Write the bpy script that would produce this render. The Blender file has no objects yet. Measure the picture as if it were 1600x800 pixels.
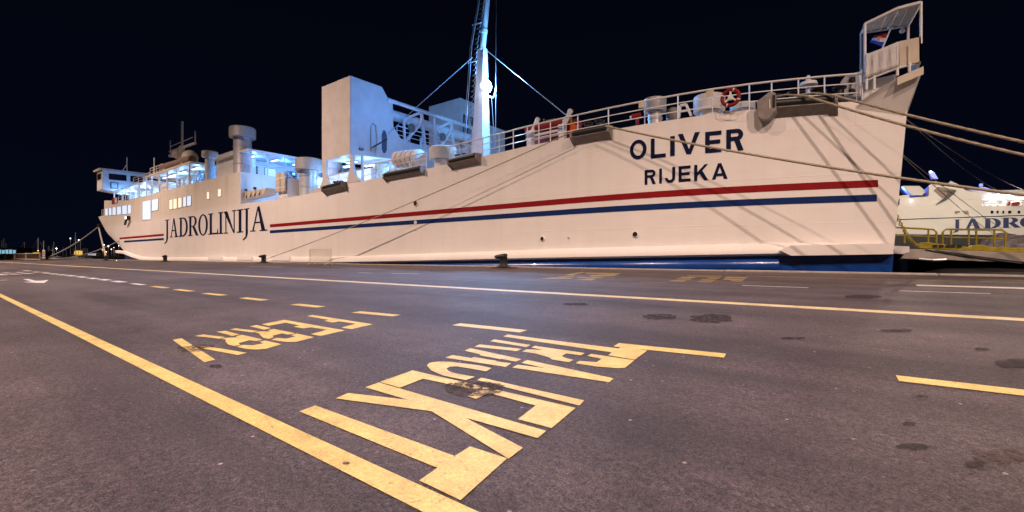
import bpy, math, random
from mathutils import Vector, Matrix
random.seed(7)
S = bpy.context.scene
COL = S.collection
# ------------------------------------------------------------------ camera
FPX = 711.0                       # focal length in pixels of a 1600 px wide frame (16 mm lens)
PHI = math.radians(37.1)          # camera yaw, left of the quay's normal
EYE = 0.58                        # eye above the quay edge
DQ = 19.0                         # distance to the quay edge
SLOPE = 0.02                      # drainage fall of the quay
FW = (-math.sin(PHI), math.cos(PHI)); RT = (math.cos(PHI), math.sin(PHI))
cam = bpy.data.cameras.new('camera'); cam.sensor_width = 36; cam.lens = FPX/1600*36
cam.clip_start = 0.05; cam.clip_end = 6000
co = bpy.data.objects.new('camera', cam); COL.objects.link(co)
co.location = (0, 0, EYE); co.rotation_euler = (math.radians(90), 0, PHI)
S.camera = co
# ------------------------------------------------------------------ world, exposure
W = bpy.data.worlds.new('World'); S.world = W; W.use_nodes = True
wn = W.node_tree.nodes; wl = W.node_tree.links
bg = wn['Background']
tc = wn.new('ShaderNodeTexCoord'); sx = wn.new('ShaderNodeSeparateXYZ'); cr = wn.new('ShaderNodeValToRGB')
wl.new(tc.outputs['Generated'], sx.inputs[0]); wl.new(sx.outputs['Z'], cr.inputs[0]); wl.new(cr.outputs[0], bg.inputs[0])
cr.color_ramp.elements[0].position = 0.0; cr.color_ramp.elements[0].color = (0.0013, 0.0022, 0.0075, 1)
cr.color_ramp.elements[1].position = 0.6; cr.color_ramp.elements[1].color = (0.0007, 0.0010, 0.0032, 1)
bg.inputs[1].default_value = 1.0
S.view_settings.view_transform = 'Standard'; S.view_settings.look = 'None'
S.view_settings.exposure = 0; S.view_settings.gamma = 1
S.render.engine = 'CYCLES'
S.cycles.max_bounces = 6; S.cycles.volume_bounces = 0
S.cycles.sample_clamp_indirect = 4.0
S.cycles.use_light_tree = True

def lamp(name, loc, power, color, radius=0.3):
    l = bpy.data.lights.new(name, 'POINT'); l.energy = power; l.color = color; l.shadow_soft_size = radius
    o = bpy.data.objects.new(name, l); COL.objects.link(o); o.location = loc
    return o
WARM = (1.0, 0.70, 0.56)
# the port's high light masts, behind the camera and up the quay
def flood(x, y, z, power, aim, size, color=WARM):
    sl = bpy.data.lights.new('light_mast', 'SPOT'); sl.energy = power; sl.color = color; sl.shadow_soft_size = 0.3
    sl.spot_size = math.radians(size); sl.spot_blend = 1.0
    o = bpy.data.objects.new('light_mast', sl); COL.objects.link(o); o.location = (x, y, z)
    o.rotation_euler = Vector(aim).to_track_quat('-Z', 'Y').to_euler()
flood(-112, -7, 34, 91760, (6, 16, -34), 84)
flood(-76, -7, 34, 99200, (3, 16, -34), 82)
flood(-44, -8, 34, 104160, (6, 16, -34), 82)
flood(-14, -9, 34, 52080, (3, 14, -34), 66)
flood(10, -10, 34, 52080, (-5, 16, -34), 70)
flood(32, -6, 33, 62000, (-22, 15, -34), 74)
COOL = (0.07, 0.32, 1.0)
COOLW = (0.20, 0.50, 1.0)

# ------------------------------------------------------------------ pixel rays of the photograph (1600 x 800) to points of the place
def ray(x, y):
    u = (x-800)/FPX; v = (400-y)/FPX
    return (FW[0]+RT[0]*u, FW[1]+RT[1]*u, v)
def onY(x, y, Y):
    r = ray(x, y); t = Y/r[1]; return Vector((r[0]*t, Y, EYE+r[2]*t))
def onX(x, y, X):
    r = ray(x, y); t = X/r[0]; return Vector((X, r[1]*t, EYE+r[2]*t))
def onD(x, y, D):
    r = ray(x, y); return Vector((r[0]*D, r[1]*D, EYE+r[2]*D))
def ground(x, y, up=0.0):
    r = ray(x, y)                                   # z = -SLOPE*(DQ-Y)+up
    t = (-SLOPE*DQ+up-EYE)/(r[2]-SLOPE*r[1])
    return Vector((r[0]*t, r[1]*t, EYE+r[2]*t))
def gz(Y): return -SLOPE*(DQ-Y) if Y < DQ else 0.0
YH = 19.6; YC = 28.9
def hy(X): return YH + 0.0169*max(0.0, X+11)**2
def hull(x, y, off=0.0):
    Y = YH
    for _ in range(12):
        p = onY(x, y, Y); Y = 0.5*Y+0.5*hy(min(p.x, 3.0))
    p = onY(x, y, Y-off)
    return p
def hX(x): return hull(x, 300).x

# ------------------------------------------------------------------ materials
def mat(name, col, rough=0.5, metal=0.0, emit=0.0, ecol=None, noise=0.0, nscale=4.0, bump=0.0, bscale=40.0, streak=0.0, spec=0.5, coat=0.0):
    m = bpy.data.materials.new(name); m.use_nodes = True
    nt = m.node_tree; N = nt.nodes; L = nt.links; b = N['Principled BSDF']
    b.inputs['Base Color'].default_value = (*col, 1); b.inputs['Roughness'].default_value = rough
    b.inputs['Metallic'].default_value = metal; b.inputs['Specular IOR Level'].default_value = spec
    if coat: b.inputs['Coat Weight'].default_value = coat
    if emit:
        b.inputs['Emission Color'].default_value = (*(ecol or col), 1); b.inputs['Emission Strength'].default_value = emit
    if noise or streak or bump:
        g = N.new('ShaderNodeNewGeometry')
    if noise or streak:
        mp = N.new('ShaderNodeMapping'); L.new(g.outputs['Position'], mp.inputs[0])
        if streak: mp.inputs['Scale'].default_value = (1, 1, 0.07)
        t = N.new('ShaderNodeTexNoise'); t.inputs['Scale'].default_value = nscale; t.inputs['Detail'].default_value = 5
        L.new(mp.outputs[0], t.inputs['Vector'])
        a = noise or streak
        r = N.new('ShaderNodeMapRange'); r.inputs[1].default_value = 0.3; r.inputs[2].default_value = 0.72
        r.inputs[3].default_value = 1-a; r.inputs[4].default_value = 1.0
        L.new(t.outputs[0], r.inputs[0])
        mx = N.new('ShaderNodeMix'); mx.data_type = 'RGBA'; mx.blend_type = 'MULTIPLY'; mx.inputs[0].default_value = 1
        mx.inputs[6].default_value = (*col, 1)
        cmb = N.new('ShaderNodeCombineColor')
        for k in range(3): L.new(r.outputs[0], cmb.inputs[k])
        L.new(cmb.outputs[0], mx.inputs[7]); L.new(mx.outputs[2], b.inputs['Base Color'])
    if bump:
        t2 = N.new('ShaderNodeTexNoise'); t2.inputs['Scale'].default_value = bscale; t2.inputs['Detail'].default_value = 4
        L.new(g.outputs['Position'], t2.inputs['Vector'])
        bp = N.new('ShaderNodeBump'); bp.inputs['Strength'].default_value = bump; bp.inputs['Distance'].default_value = 0.05
        L.new(t2.outputs[0], bp.inputs['Height']); L.new(bp.outputs[0], b.inputs['Normal'])
    return m

def asphalt():
    m = bpy.data.materials.new('asphalt'); m.use_nodes = True
    nt = m.node_tree; N = nt.nodes; L = nt.links; b = N['Principled BSDF']
    g = N.new('ShaderNodeNewGeometry')
    def noise(scale, detail=4, rough=0.6, sc=None):
        t = N.new('ShaderNodeTexNoise'); t.inputs['Scale'].default_value = scale; t.inputs['Detail'].default_value = detail
        t.inputs['Roughness'].default_value = rough
        if sc:
            mp = N.new('ShaderNodeMapping'); mp.inputs['Scale'].default_value = sc; L.new(g.outputs['Position'], mp.inputs[0]); L.new(mp.outputs[0], t.inputs['Vector'])
        else: L.new(g.outputs['Position'], t.inputs['Vector'])
        return t.outputs[0]
    def mr(v, a, c, d, e):
        r = N.new('ShaderNodeMapRange'); r.inputs[1].default_value = a; r.inputs[2].default_value = c
        r.inputs[3].default_value = d; r.inputs[4].default_value = e; L.new(v, r.inputs[0]); return r.outputs[0]
    def mul(a, c):
        q = N.new('ShaderNodeMath'); q.operation = 'MULTIPLY'; L.new(a, q.inputs[0]); L.new(c, q.inputs[1]); return q.outputs[0]
    big = mr(noise(0.22, 5, 0.62), 0.32, 0.68, 0.70, 1.18)
    mid = mr(noise(1.3, 7, 0.75), 0.32, 0.68, 0.74, 1.18)
    tyre = mr(noise(0.9, 5, 0.55, (0.10, 1.3, 1)), 0.36, 0.56, 0.68, 1.06)
    fine = mr(noise(36, 4, 0.8), 0.38, 0.62, 0.58, 1.42)
    grit = mr(noise(130, 2, 0.8), 0.38, 0.62, 0.4, 1.6)
    v = N.new('ShaderNodeTexVoronoi'); v.inputs['Scale'].default_value = 10; L.new(g.outputs['Position'], v.inputs['Vector'])
    chip = mr(v.outputs['Distance'], 0.07, 0.11, 1.0, 0.0)
    v2 = N.new('ShaderNodeSeparateColor'); L.new(v.outputs['Color'], v2.inputs[0])
    sel = mr(v2.outputs[0], 0.72, 0.98, 0.0, 4.0)
    chips = mul(chip, sel)
    k = mul(mul(mul(big, mid), mul(tyre, fine)), grit)
    ad = N.new('ShaderNodeMath'); ad.operation = 'ADD'; L.new(k, ad.inputs[0]); L.new(chips, ad.inputs[1])
    vm = N.new('ShaderNodeVectorMath'); vm.operation = 'SCALE'; vm.inputs[0].default_value = (0.100, 0.080, 0.086)
    L.new(ad.outputs[0], vm.inputs['Scale']); L.new(vm.outputs[0], b.inputs['Base Color'])
    b.inputs['Roughness'].default_value = 0.62; b.inputs['Specular IOR Level'].default_value = 0.35
    bp = N.new('ShaderNodeBump'); bp.inputs['Strength'].default_value = 0.5; bp.inputs['Distance'].default_value = 0.012
    s = N.new('ShaderNodeMath'); s.operation = 'ADD'; L.new(fine, s.inputs[0]); L.new(grit, s.inputs[1])
    L.new(s.outputs[0], bp.inputs['Height']); L.new(bp.outputs[0], b.inputs['Normal'])
    return m

def paint(name, col, wear=0.5):
    """road paint: worn, with specks of asphalt showing through and tyre dirt"""
    m = bpy.data.materials.new(name); m.use_nodes = True
    nt = m.node_tree; N = nt.nodes; L = nt.links; b = N['Principled BSDF']
    g = N.new('ShaderNodeNewGeometry')
    def noise(scale, detail, rough):
        t = N.new('ShaderNodeTexNoise'); t.inputs['Scale'].default_value = scale; t.inputs['Detail'].default_value = detail
        t.inputs['Roughness'].default_value = rough; L.new(g.outputs['Position'], t.inputs['Vector']); return t.outputs[0]
    def mr(v, a, c, d, e):
        r = N.new('ShaderNodeMapRange'); r.inputs[1].default_value = a; r.inputs[2].default_value = c
        r.inputs[3].default_value = d; r.inputs[4].default_value = e; L.new(v, r.inputs[0]); return r.outputs[0]
    dirt = mr(noise(3.5, 8, 0.8), 0.34, 0.68, 1.06, 0.60)
    grain = mr(noise(60, 3, 0.8), 0.34, 0.66, 1.14, 0.78)
    q = N.new('ShaderNodeMath'); q.operation = 'MULTIPLY'; L.new(dirt, q.inputs[0]); L.new(grain, q.inputs[1])
    vm = N.new('ShaderNodeVectorMath'); vm.operation = 'SCALE'; vm.inputs[0].default_value = col; L.new(q.outputs[0], vm.inputs['Scale'])
    hole = mr(noise(30, 6, 0.85), 0.60-0.05*wear, 0.67-0.05*wear, 0, 0.8)
    big = mr(noise(1.8, 4, 0.6), 0.42, 0.60, 0.12, 1.0)
    h2 = N.new('ShaderNodeMath'); h2.operation = 'MULTIPLY'; L.new(hole, h2.inputs[0]); L.new(big, h2.inputs[1])
    mx = N.new('ShaderNodeMix'); mx.data_type = 'RGBA'; L.new(h2.outputs[0], mx.inputs[0]); L.new(vm.outputs[0], mx.inputs[6])
    mx.inputs[7].default_value = (0.08, 0.07, 0.07, 1)
    L.new(mx.outputs[2], b.inputs['Base Color']); b.inputs['Roughness'].default_value = 0.6
    bp = N.new('ShaderNodeBump'); bp.inputs['Strength'].default_value = 0.35; bp.inputs['Distance'].default_value = 0.01
    L.new(grain, bp.inputs['Height']); L.new(bp.outputs[0], b.inputs['Normal'])
    return m

def stain_mat(name, col, lo=0.42, hi=0.55, scale=9.0):
    """ragged mark: the sheet is cut by noise so its outline is uneven"""
    m = bpy.data.materials.new(name); m.use_nodes = True
    nt = m.node_tree; N = nt.nodes; L = nt.links; b = N['Principled BSDF']
    b.inputs['Base Color'].default_value = (*col, 1); b.inputs['Roughness'].default_value = 0.75; b.inputs['Specular IOR Level'].default_value = 0.1
    g = N.new('ShaderNodeNewGeometry'); t = N.new('ShaderNodeTexNoise'); t.inputs['Scale'].default_value = scale; t.inputs['Detail'].default_value = 6
    t.inputs['Roughness'].default_value = 0.75
    L.new(g.outputs['Position'], t.inputs['Vector'])
    r = N.new('ShaderNodeMapRange'); r.inputs[1].default_value = lo; r.inputs[2].default_value = hi; r.inputs[3].default_value = 0; r.inputs[4].default_value = 0.92
    L.new(t.outputs[0], r.inputs[0]); L.new(r.outputs[0], b.inputs['Alpha'])
    return m

def water_mat():
    m = mat('harbour_water', (0.004, 0.007, 0.012), 0.06, spec=0.5)
    nt = m.node_tree; N = nt.nodes; L = nt.links; b = N['Principled BSDF']
    g = N.new('ShaderNodeNewGeometry'); t = N.new('ShaderNodeTexNoise'); t.inputs['Scale'].default_value = 1.6; t.inputs['Detail'].default_value = 6
    L.new(g.outputs['Position'], t.inputs['Vector'])
    bp = N.new('ShaderNodeBump'); bp.inputs['Strength'].default_value = 0.6; bp.inputs['Distance'].default_value = 0.25
    L.new(t.outputs[0], bp.inputs['Height']); L.new(bp.outputs[0], b.inputs['Normal'])
    return m

def hull_mat():
    """white ship's paint: plate seams, rust runs under the upper edge, faint soot"""
    m = bpy.data.materials.new('hull_paint'); m.use_nodes = True
    nt = m.node_tree; N = nt.nodes; L = nt.links; b = N['Principled BSDF']
    g = N.new('ShaderNodeNewGeometry')
    def noise(scale, sc, detail=5, rough=0.6):
        mp = N.new('ShaderNodeMapping'); mp.inputs['Scale'].default_value = sc; L.new(g.outputs['Position'], mp.inputs[0])
        t = N.new('ShaderNodeTexNoise'); t.inputs['Scale'].default_value = scale; t.inputs['Detail'].default_value = detail; t.inputs['Roughness'].default_value = rough
        L.new(mp.outputs[0], t.inputs['Vector']); return t.outputs[0]
    def mr(v, a, c, d, e):
        r = N.new('ShaderNodeMapRange'); r.inputs[1].default_value = a; r.inputs[2].default_value = c
        r.inputs[3].default_value = d; r.inputs[4].default_value = e; L.new(v, r.inputs[0]); return r.outputs[0]
    run = mr(noise(1.4, (1, 1, 0.05)), 0.47, 0.72, 0.0, 0.65)
    blot = mr(noise(0.35, (1, 1, 1), 6, 0.65), 0.35, 0.7, 0.0, 0.22)
    sep = N.new('ShaderNodeSeparateXYZ'); L.new(g.outputs['Position'], sep.inputs[0])
    up = mr(sep.outputs['Z'], 5.4, 8.6, 0.15, 1.0)
    q = N.new('ShaderNodeMath'); q.operation = 'MULTIPLY'; L.new(run, q.inputs[0]); L.new(up, q.inputs[1])
    mx = N.new('ShaderNodeMix'); mx.data_type = 'RGBA'; L.new(q.outputs[0], mx.inputs[0])
    mx.inputs[6].default_value = (0.80, 0.78, 0.75, 1); mx.inputs[7].default_value = (0.42, 0.32, 0.20, 1)
    mx2 = N.new('ShaderNodeMix'); mx2.data_type = 'RGBA'; L.new(blot, mx2.inputs[0]); L.new(mx.outputs[2], mx2.inputs[6])
    mx2.inputs[7].default_value = (0.62, 0.58, 0.55, 1)
    # older, creamier paint on the accommodation block's plating
    fwd = mr(sep.outputs['X'], -46, -50, 0.0, 1.0); hi = mr(sep.outputs['Z'], 5.2, 6.0, 0.0, 0.55)
    q2 = N.new('ShaderNodeMath'); q2.operation = 'MULTIPLY'; L.new(fwd, q2.inputs[0]); L.new(hi, q2.inputs[1])
    mx3 = N.new('ShaderNodeMix'); mx3.data_type = 'RGBA'; L.new(q2.outputs[0], mx3.inputs[0]); L.new(mx2.outputs[2], mx3.inputs[6])
    mx3.inputs[7].default_value = (0.66, 0.60, 0.48, 1)
    L.new(mx3.outputs[2], b.inputs['Base Color']); b.inputs['Roughness'].default_value = 0.5
    bp = N.new('ShaderNodeBump'); bp.inputs['Strength'].default_value = 0.7; bp.inputs['Distance'].default_value = 0.06
    cx = N.new('ShaderNodeCombineXYZ'); L.new(sep.outputs['X'], cx.inputs[0]); L.new(sep.outputs['Z'], cx.inputs[1])
    bk = N.new('ShaderNodeTexBrick'); L.new(cx.outputs[0], bk.inputs['Vector']); bk.inputs['Scale'].default_value = 1.0; bk.inputs['Mortar Size'].default_value = 0.018
    bk.inputs['Brick Width'].default_value = 7.2; bk.inputs['Row Height'].default_value = 1.85; bk.inputs['Mortar Smooth'].default_value = 0.6
    wv = N.new('ShaderNodeTexWave'); wv.inputs['Scale'].default_value = 0.42; wv.inputs['Distortion'].default_value = 0.6; wv.bands_direction = 'X'; L.new(g.outputs['Position'], wv.inputs['Vector'])
    h1 = N.new('ShaderNodeMath'); h1.operation = 'MULTIPLY_ADD'; L.new(bk.outputs['Fac'], h1.inputs[0]); h1.inputs[1].default_value = 0.10; L.new(noise(0.8, (0.5, 1, 1), 2), h1.inputs[2])
    h2 = N.new('ShaderNodeMath'); h2.operation = 'MULTIPLY_ADD'; L.new(wv.outputs['Fac'], h2.inputs[0]); h2.inputs[1].default_value = 0.16; L.new(h1.outputs[0], h2.inputs[2])
    L.new(h2.outputs[0], bp.inputs['Height']); L.new(bp.outputs[0], b.inputs['Normal'])
    return m

M = {}
M['asphalt'] = asphalt()
M['yellow'] = paint('yellow_road_paint', (0.78, 0.61, 0.22))
M['whiteline'] = paint('pale_road_paint', (0.74, 0.62, 0.36), 0.3)
M['arrow'] = paint('white_road_paint', (0.75, 0.74, 0.72), 0.3)
M['faded'] = paint('faded_yellow_paint', (0.34, 0.25, 0.08), 1.0)
M['concrete'] = mat('concrete', (0.42, 0.39, 0.35), 0.85, noise=0.35, nscale=3, bump=0.3)
M['stain'] = stain_mat('oil_stain', (0.040, 0.034, 0.036), 0.30, 0.62, 13)
M['scuff'] = stain_mat('tyre_scuff', (0.09, 0.066, 0.058), 0.42, 0.60, 26)
M['water'] = water_mat()
M['hull'] = hull_mat()
M['boot'] = mat('blue_hull_paint', (0.008, 0.058, 0.29), 0.25, noise=0.3, nscale=1.5, bump=0.12, bscale=3, coat=0.3)
M['red'] = mat('red_stripe_paint', (0.26, 0.006, 0.010), 0.6, spec=.15, noise=0.15, nscale=2)
M['blue'] = mat('blue_stripe_paint', (0.004, 0.024, 0.13), 0.6, spec=.15, noise=0.15, nscale=2)
M['navy'] = mat('navy_letter_paint', (0.004, 0.008, 0.040), 0.65, spec=.1)
M['casing'] = mat('casing_paint', (0.68, 0.64, 0.61), 0.5, noise=0.15, nscale=1.5)
M['white'] = mat('white_ship_paint', (0.78, 0.78, 0.78), 0.45, noise=0.14, nscale=2.0)
M['cream'] = mat('cream_ship_paint', (0.68, 0.60, 0.48), 0.5, noise=0.2, nscale=2.0)
M['grey'] = mat('grey_steel', (0.19, 0.175, 0.16), 0.5, 0.2, noise=0.3, nscale=5)
M['dark'] = mat('black_steel', (0.018, 0.017, 0.017), 0.45, noise=0.3, nscale=8)
M['rail'] = mat('white_rail_paint', (0.75, 0.75, 0.75), 0.4)
M['galv'] = mat('galvanised_duct', (0.55, 0.55, 0.56), 0.38, 0.35, noise=0.2, nscale=6)
M['rope'] = mat('hemp_rope', (0.50, 0.43, 0.32), 0.9, noise=0.45, nscale=25, bump=0.5, bscale=90)
M['ropegrey'] = mat('pale_grey_rope', (0.46, 0.43, 0.38), 0.9, noise=0.3, nscale=15)
M['wire'] = mat('wire_rope', (0.45, 0.46, 0.48), 0.4, 0.6)
M['glassdark'] = mat('dark_glass', (0.01, 0.012, 0.016), 0.08, spec=0.6)
M['litcool'] = mat('lit_window', (0.7, 0.8, 0.95), 0.2, emit=0.75, ecol=(0.50, 0.72, 1.0))
M['litwarm'] = mat('lit_warm_window', (0.8, 0.75, 0.6), 0.3, emit=0.75, ecol=(1.0, 0.86, 0.62))
M['tube'] = mat('fluorescent_tube', (0.9, 0.95, 1), 0.3, emit=3.5, ecol=(0.72, 0.86, 1.0))
M['flood'] = mat('floodlight_lens', (1, 1, 1), 0.3, emit=60, ecol=(0.75, 0.88, 1.0))
M['orange'] = mat('orange_plastic', (0.75, 0.11, 0.01), 0.4)
M['redp'] = mat('red_plastic', (0.24, 0.010, 0.008), 0.5, spec=.25)
M['yellowp'] = mat('yellow_rail_paint', (0.42, 0.34, 0.02), 0.5, noise=0.45, nscale=5)
M['canvas'] = mat('grey_canvas', (0.66, 0.66, 0.66), 0.8, noise=0.12, nscale=5, bump=0.25, bscale=5)
M['browncanvas'] = mat('brown_canvas', (0.22, 0.15, 0.12), .8, noise=.4, nscale=6)
M['freshwhite'] = mat('fresh_white_paint', (0.88, 0.88, 0.88), .4)
M['bluelocker'] = mat('blue_grey_locker', (0.10, 0.17, 0.30), .5)
M['chock'] = mat('grey_chock_paint', (0.30, 0.27, 0.25), .5, noise=.35, nscale=4)
M['black'] = mat('black_rubber', (0.012, 0.012, 0.013), 0.6)
M['gal'] = mat('galvanised_tube', (0.74, 0.70, 0.52), 0.5)

# ------------------------------------------------------------------ mesh builder
class MB:
    def __init__(s): s.v = []; s.f = []; s.mi = []
    def add(s, vs, fs, mi=0):
        o = len(s.v); s.v += [Vector(v) for v in vs]; s.f += [tuple(i+o for i in f) for f in fs]; s.mi += [mi]*len(fs); return s
    def box(s, c, d, mi=0, rz=0.0, mtx=None):
        x, y, z = d[0]/2, d[1]/2, d[2]/2
        vs = [Vector((a, b, e)) for e in (-z, z) for a, b in ((-x, -y), (x, -y), (x, y), (-x, y))]
        R = mtx or Matrix.Rotation(rz, 3, 'Z'); c = Vector(c)
        return s.add([R@v+c for v in vs], [(3, 2, 1, 0), (4, 5, 6, 7), (0, 1, 5, 4), (1, 2, 6, 5), (2, 3, 7, 6), (3, 0, 4, 7)], mi)
    def beam(s, p, q, w, h=None, mi=0):
        p, q = Vector(p), Vector(q); d = q-p; h = h or w
        t = d.normalized(); up = Vector((0, 0, 1)) if abs(t.z) < 0.95 else Vector((0, 1, 0))
        a = t.cross(up).normalized(); b = a.cross(t).normalized()
        vs = [e+a*(i*w/2)+b*(j*h/2) for e in (p, q) for i, j in ((-1, -1), (1, -1), (1, 1), (-1, 1))]
        return s.add(vs, [(3, 2, 1, 0), (4, 5, 6, 7), (0, 1, 5, 4), (1, 2, 6, 5), (2, 3, 7, 6), (3, 0, 4, 7)], mi)
    def tube(s, pts, r, n=8, mi=0, lobes=0, pitch=1.0):
        pts = [Vector(p) for p in pts]; rings = []; a = None; L = 0.0
        for i, p in enumerate(pts):
            d = (pts[min(i+1, len(pts)-1)]-pts[max(i-1, 0)]).normalized()
            if a is None:
                a = d.cross(Vector((0, 0, 1)))
                if a.length < 1e-3: a = d.cross(Vector((1, 0, 0)))
                a.normalize()
            else: a = (a-d*a.dot(d)).normalized()
            b = d.cross(a)
            if i: L += (p-pts[i-1]).length
            rr = r[i] if isinstance(r, (list, tuple)) else r
            ring = []
            for k in range(n):
                th = 2*math.pi*k/n; q = rr
                if lobes: q = rr*(0.80+0.24*abs(math.cos(lobes*0.5*(th+L/pitch))))
                ring.append(p+a*(math.cos(th)*q)+b*(math.sin(th)*q))
            rings.append(ring)
        vs = [v for R in rings for v in R]; fs = []
        for i in range(len(pts)-1):
            for k in range(n):
                k2 = (k+1) % n; fs.append((i*n+k, i*n+k2, (i+1)*n+k2, (i+1)*n+k))
        fs.append(tuple(range(n))[::-1]); fs.append(tuple((len(pts)-1)*n+k for k in range(n)))
        return s.add(vs, fs, mi)
    def lathe(s, c, prof, n=24, mi=0, mtx=None):
        c = Vector(c); vs = []; fs = []
        for r, z in prof:
            for k in range(n):
                v = Vector((r*math.cos(2*math.pi*k/n), r*math.sin(2*math.pi*k/n), z))
                vs.append(c+(mtx@v if mtx else v))
        for i in range(len(prof)-1):
            for k in range(n):
                k2 = (k+1) % n; fs.append((i*n+k, i*n+k2, (i+1)*n+k2, (i+1)*n+k))
        fs.append(tuple(range(n))[::-1]); fs.append(tuple((len(prof)-1)*n+k for k in range(n)))
        return s.add(vs, fs, mi)
    def prism(s, poly, vec, mi=0):
        vec = Vector(vec); n = len(poly); a = [Vector(p) for p in poly]; b = [p+vec for p in a]
        fs = [tuple(range(n))[::-1], tuple(range(n, 2*n))]+[(i, (i+1) % n, n+(i+1) % n, n+i) for i in range(n)]
        return s.add(a+b, fs, mi)
    def poly(s, pts, mi=0): return s.add(pts, [tuple(range(len(pts)))], mi)
    def build(s, name, mats, parent=None, base=None, smooth=None, bevel=0.0):
        if not isinstance(mats, (list, tuple)): mats = [mats]
        o0 = Vector(base) if base is not None else (parent_base(parent) if parent else Vector((0, 0, 0)))
        me = bpy.data.meshes.new(name); me.from_pydata([v-o0 for v in s.v], [], s.f)
        for m in mats: me.materials.append(M[m] if isinstance(m, str) else m)
        me.polygons.foreach_set('material_index', s.mi)
        me.validate(); me.update()
        if smooth:
            me.polygons.foreach_set('use_smooth', [True]*len(me.polygons)); me.set_sharp_from_angle(angle=math.radians(smooth))
        o = bpy.data.objects.new(name, me); COL.objects.link(o)
        if parent: o.parent = parent
        elif base is not None: o.location = base
        if bevel:
            b = o.modifiers.new('bevel', 'BEVEL'); b.width = bevel; b.segments = 2; b.limit_method = 'ANGLE'
        return o
def parent_base(p):
    while p.parent: p = p.parent
    return Vector(p.location)
def tag(o, label=None, cat=None, group=None, kind=None):
    if label: o['label'] = label
    if cat: o['category'] = cat
    if group: o['group'] = group
    if kind: o['kind'] = kind
    return o
def empty(name, loc, label, cat, group=None):
    o = bpy.data.objects.new(name, None); COL.objects.link(o); o.location = loc; o.empty_display_size = 0.5
    return tag(o, label, cat, group)
def dup(o, parent=None):
    c = o.copy(); COL.objects.link(c)
    if parent: c.parent = parent
    for ch in list(o.children): dup(ch, c)
    return c
def struct(mb, name, m, **k): return tag(mb.build(name, m, **k), kind='structure')

# ------------------------------------------------------------------ ground, quay edge, water
g = MB()
g.add([(-190, DQ-0.3, gz(DQ-0.3)), (-190, -60, gz(-60)), (260, -60, gz(-60)), (260, DQ-0.3, gz(DQ-0.3))], [(0, 1, 2, 3)])
g.add([(-190, -60, gz(-60)), (-190, -900, gz(-60)), (900, -900, gz(-60)), (900, -60, gz(-60))], [(0, 1, 2, 3)])
struct(g, 'quay_pavement', 'asphalt')
k = MB()
x = -190.0
while x < 260:
    x1 = x+6; e = 0.004*((int(x)*37) % 7-3)
    k.box(((x+x1)/2-0.01, DQ-0.09, -0.075+e*0.6), (5.97, 0.42, 0.24)); x = x1
struct(k, 'quay_kerb', 'concrete', bevel=0.025)
k = MB(); k.box((35, DQ-0.15, -3.1), (450, 0.3, 5.9)); k.box((-190, -440, -3.4), (0.4, 918, 5.0))
struct(k, 'quay_wall', 'concrete')
k = MB(); k.poly([(-4000, -900, -1.6), (4000, -900, -1.6), (4000, 4000, -1.6), (-4000, 4000, -1.6)])
struct(k, 'harbour_water', 'water')

# ------------------------------------------------------------------ road markings (outlines taken on the ground)
def gpoly(pts, z=0.005): return [ground(x, y, z) for x, y in pts]
def zz(pts, z): return [(z[0]+z[2]*x, z[1]+z[2]*y) for x, y in pts]
Z1 = (700, 510, .1125); Z2 = (840, 520, .1125); Z3 = (660, 540, .125); Z4 = (780, 560, .15); Z8 = (460, 560, .3)
Z5 = (260, 500, .1125); Z6 = (380, 490, .075); Z7 = (470, 480, .1)
def letters(name, polys, m):
    from mathutils.geometry import tessellate_polygon
    b = MB()
    for p in polys:
        P = gpoly(p); b.add(P, [tuple(t) for t in tessellate_polygon([P])])
    bb = struct(b, name, m)
    for f in bb.data.polygons:
        if f.normal.z < 0: f.flip()
    return bb
TR = []
TR.append(zz([(765, 138), (835, 112)], Z1)+zz([(0, 78), (1125, 218), (1165, 188), (1524, 244), (1350, 372), (980, 312), (1030, 270), (0, 122)], Z2))
TR.append(zz([(585, 205), (645, 180), (1145, 258), (1085, 285)], Z1))
TR.append(zz([(368, 280), (440, 250), (1020, 312), (955, 342)], Z1))
TR.append(zz([(1160, 292), (1215, 267)], Z1)+zz([(0, 187), (655, 280), (600, 312), (400, 285), (330, 322), (380, 345), (495, 375), (435, 408), (200, 370)], Z2)+zz([(1400, 428), (1215, 375), (1030, 348), (1090, 320), (1310, 325), (1225, 305)], Z1))
TR.append(zz([(690, 318), (745, 293), (1345, 380), (1215, 485), (1150, 490), (1080, 488), (800, 465), (530, 422), (580, 390), (820, 408), (890, 360)], Z2))
TR.append(zz([(230, 335), (315, 303), (1020, 455), (940, 490), (740, 448), (730, 455), (440, 400), (450, 388)], Z1))
TR.append(zz([(288, 150), (375, 118), (612, 155), (650, 142), (925, 190), (920, 196), (1110, 222), (1040, 265)], Z3))
TR.append(zz([(1020, 505), (1100, 465)], Z1)+zz([(1055, 632), (995, 685)], Z2)+zz([(890, 570), (970, 532)], Z1)+zz([(120, 492)], Z2))
TR.append(zz([(865, 280), (795, 320), (560, 280), (430, 258), (350, 262), (300, 285), (330, 320), (430, 350), (660, 390), (545, 430), (400, 403), (250, 370), (110, 310), (55, 245), (90, 215), (200, 198), (350, 202), (700, 245)], Z3))
TR.append(zz([(685, 430), (735, 400)], Z3)+zz([(885, 437), (835, 490)], Z4))
TR.append(zz([(445, 122), (615, 62)], Z8)+zz([(795, 515), (545, 725), (195, 632), (380, 490)], Z4)+zz([(830, 590), (670, 665), (565, 630), (690, 562), (490, 515)], Z3)+zz([(670, 105), (550, 152)], Z8))
TR.append(zz([(370, 150), (440, 125)], Z8)+[(853.5, 673.2), (839.8, 684.4)]+zz([(890, 308), (1190, 465), (1115, 522), (715, 275), (590, 258), (215, 208), (280, 180), (590, 215)], Z8))
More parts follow.
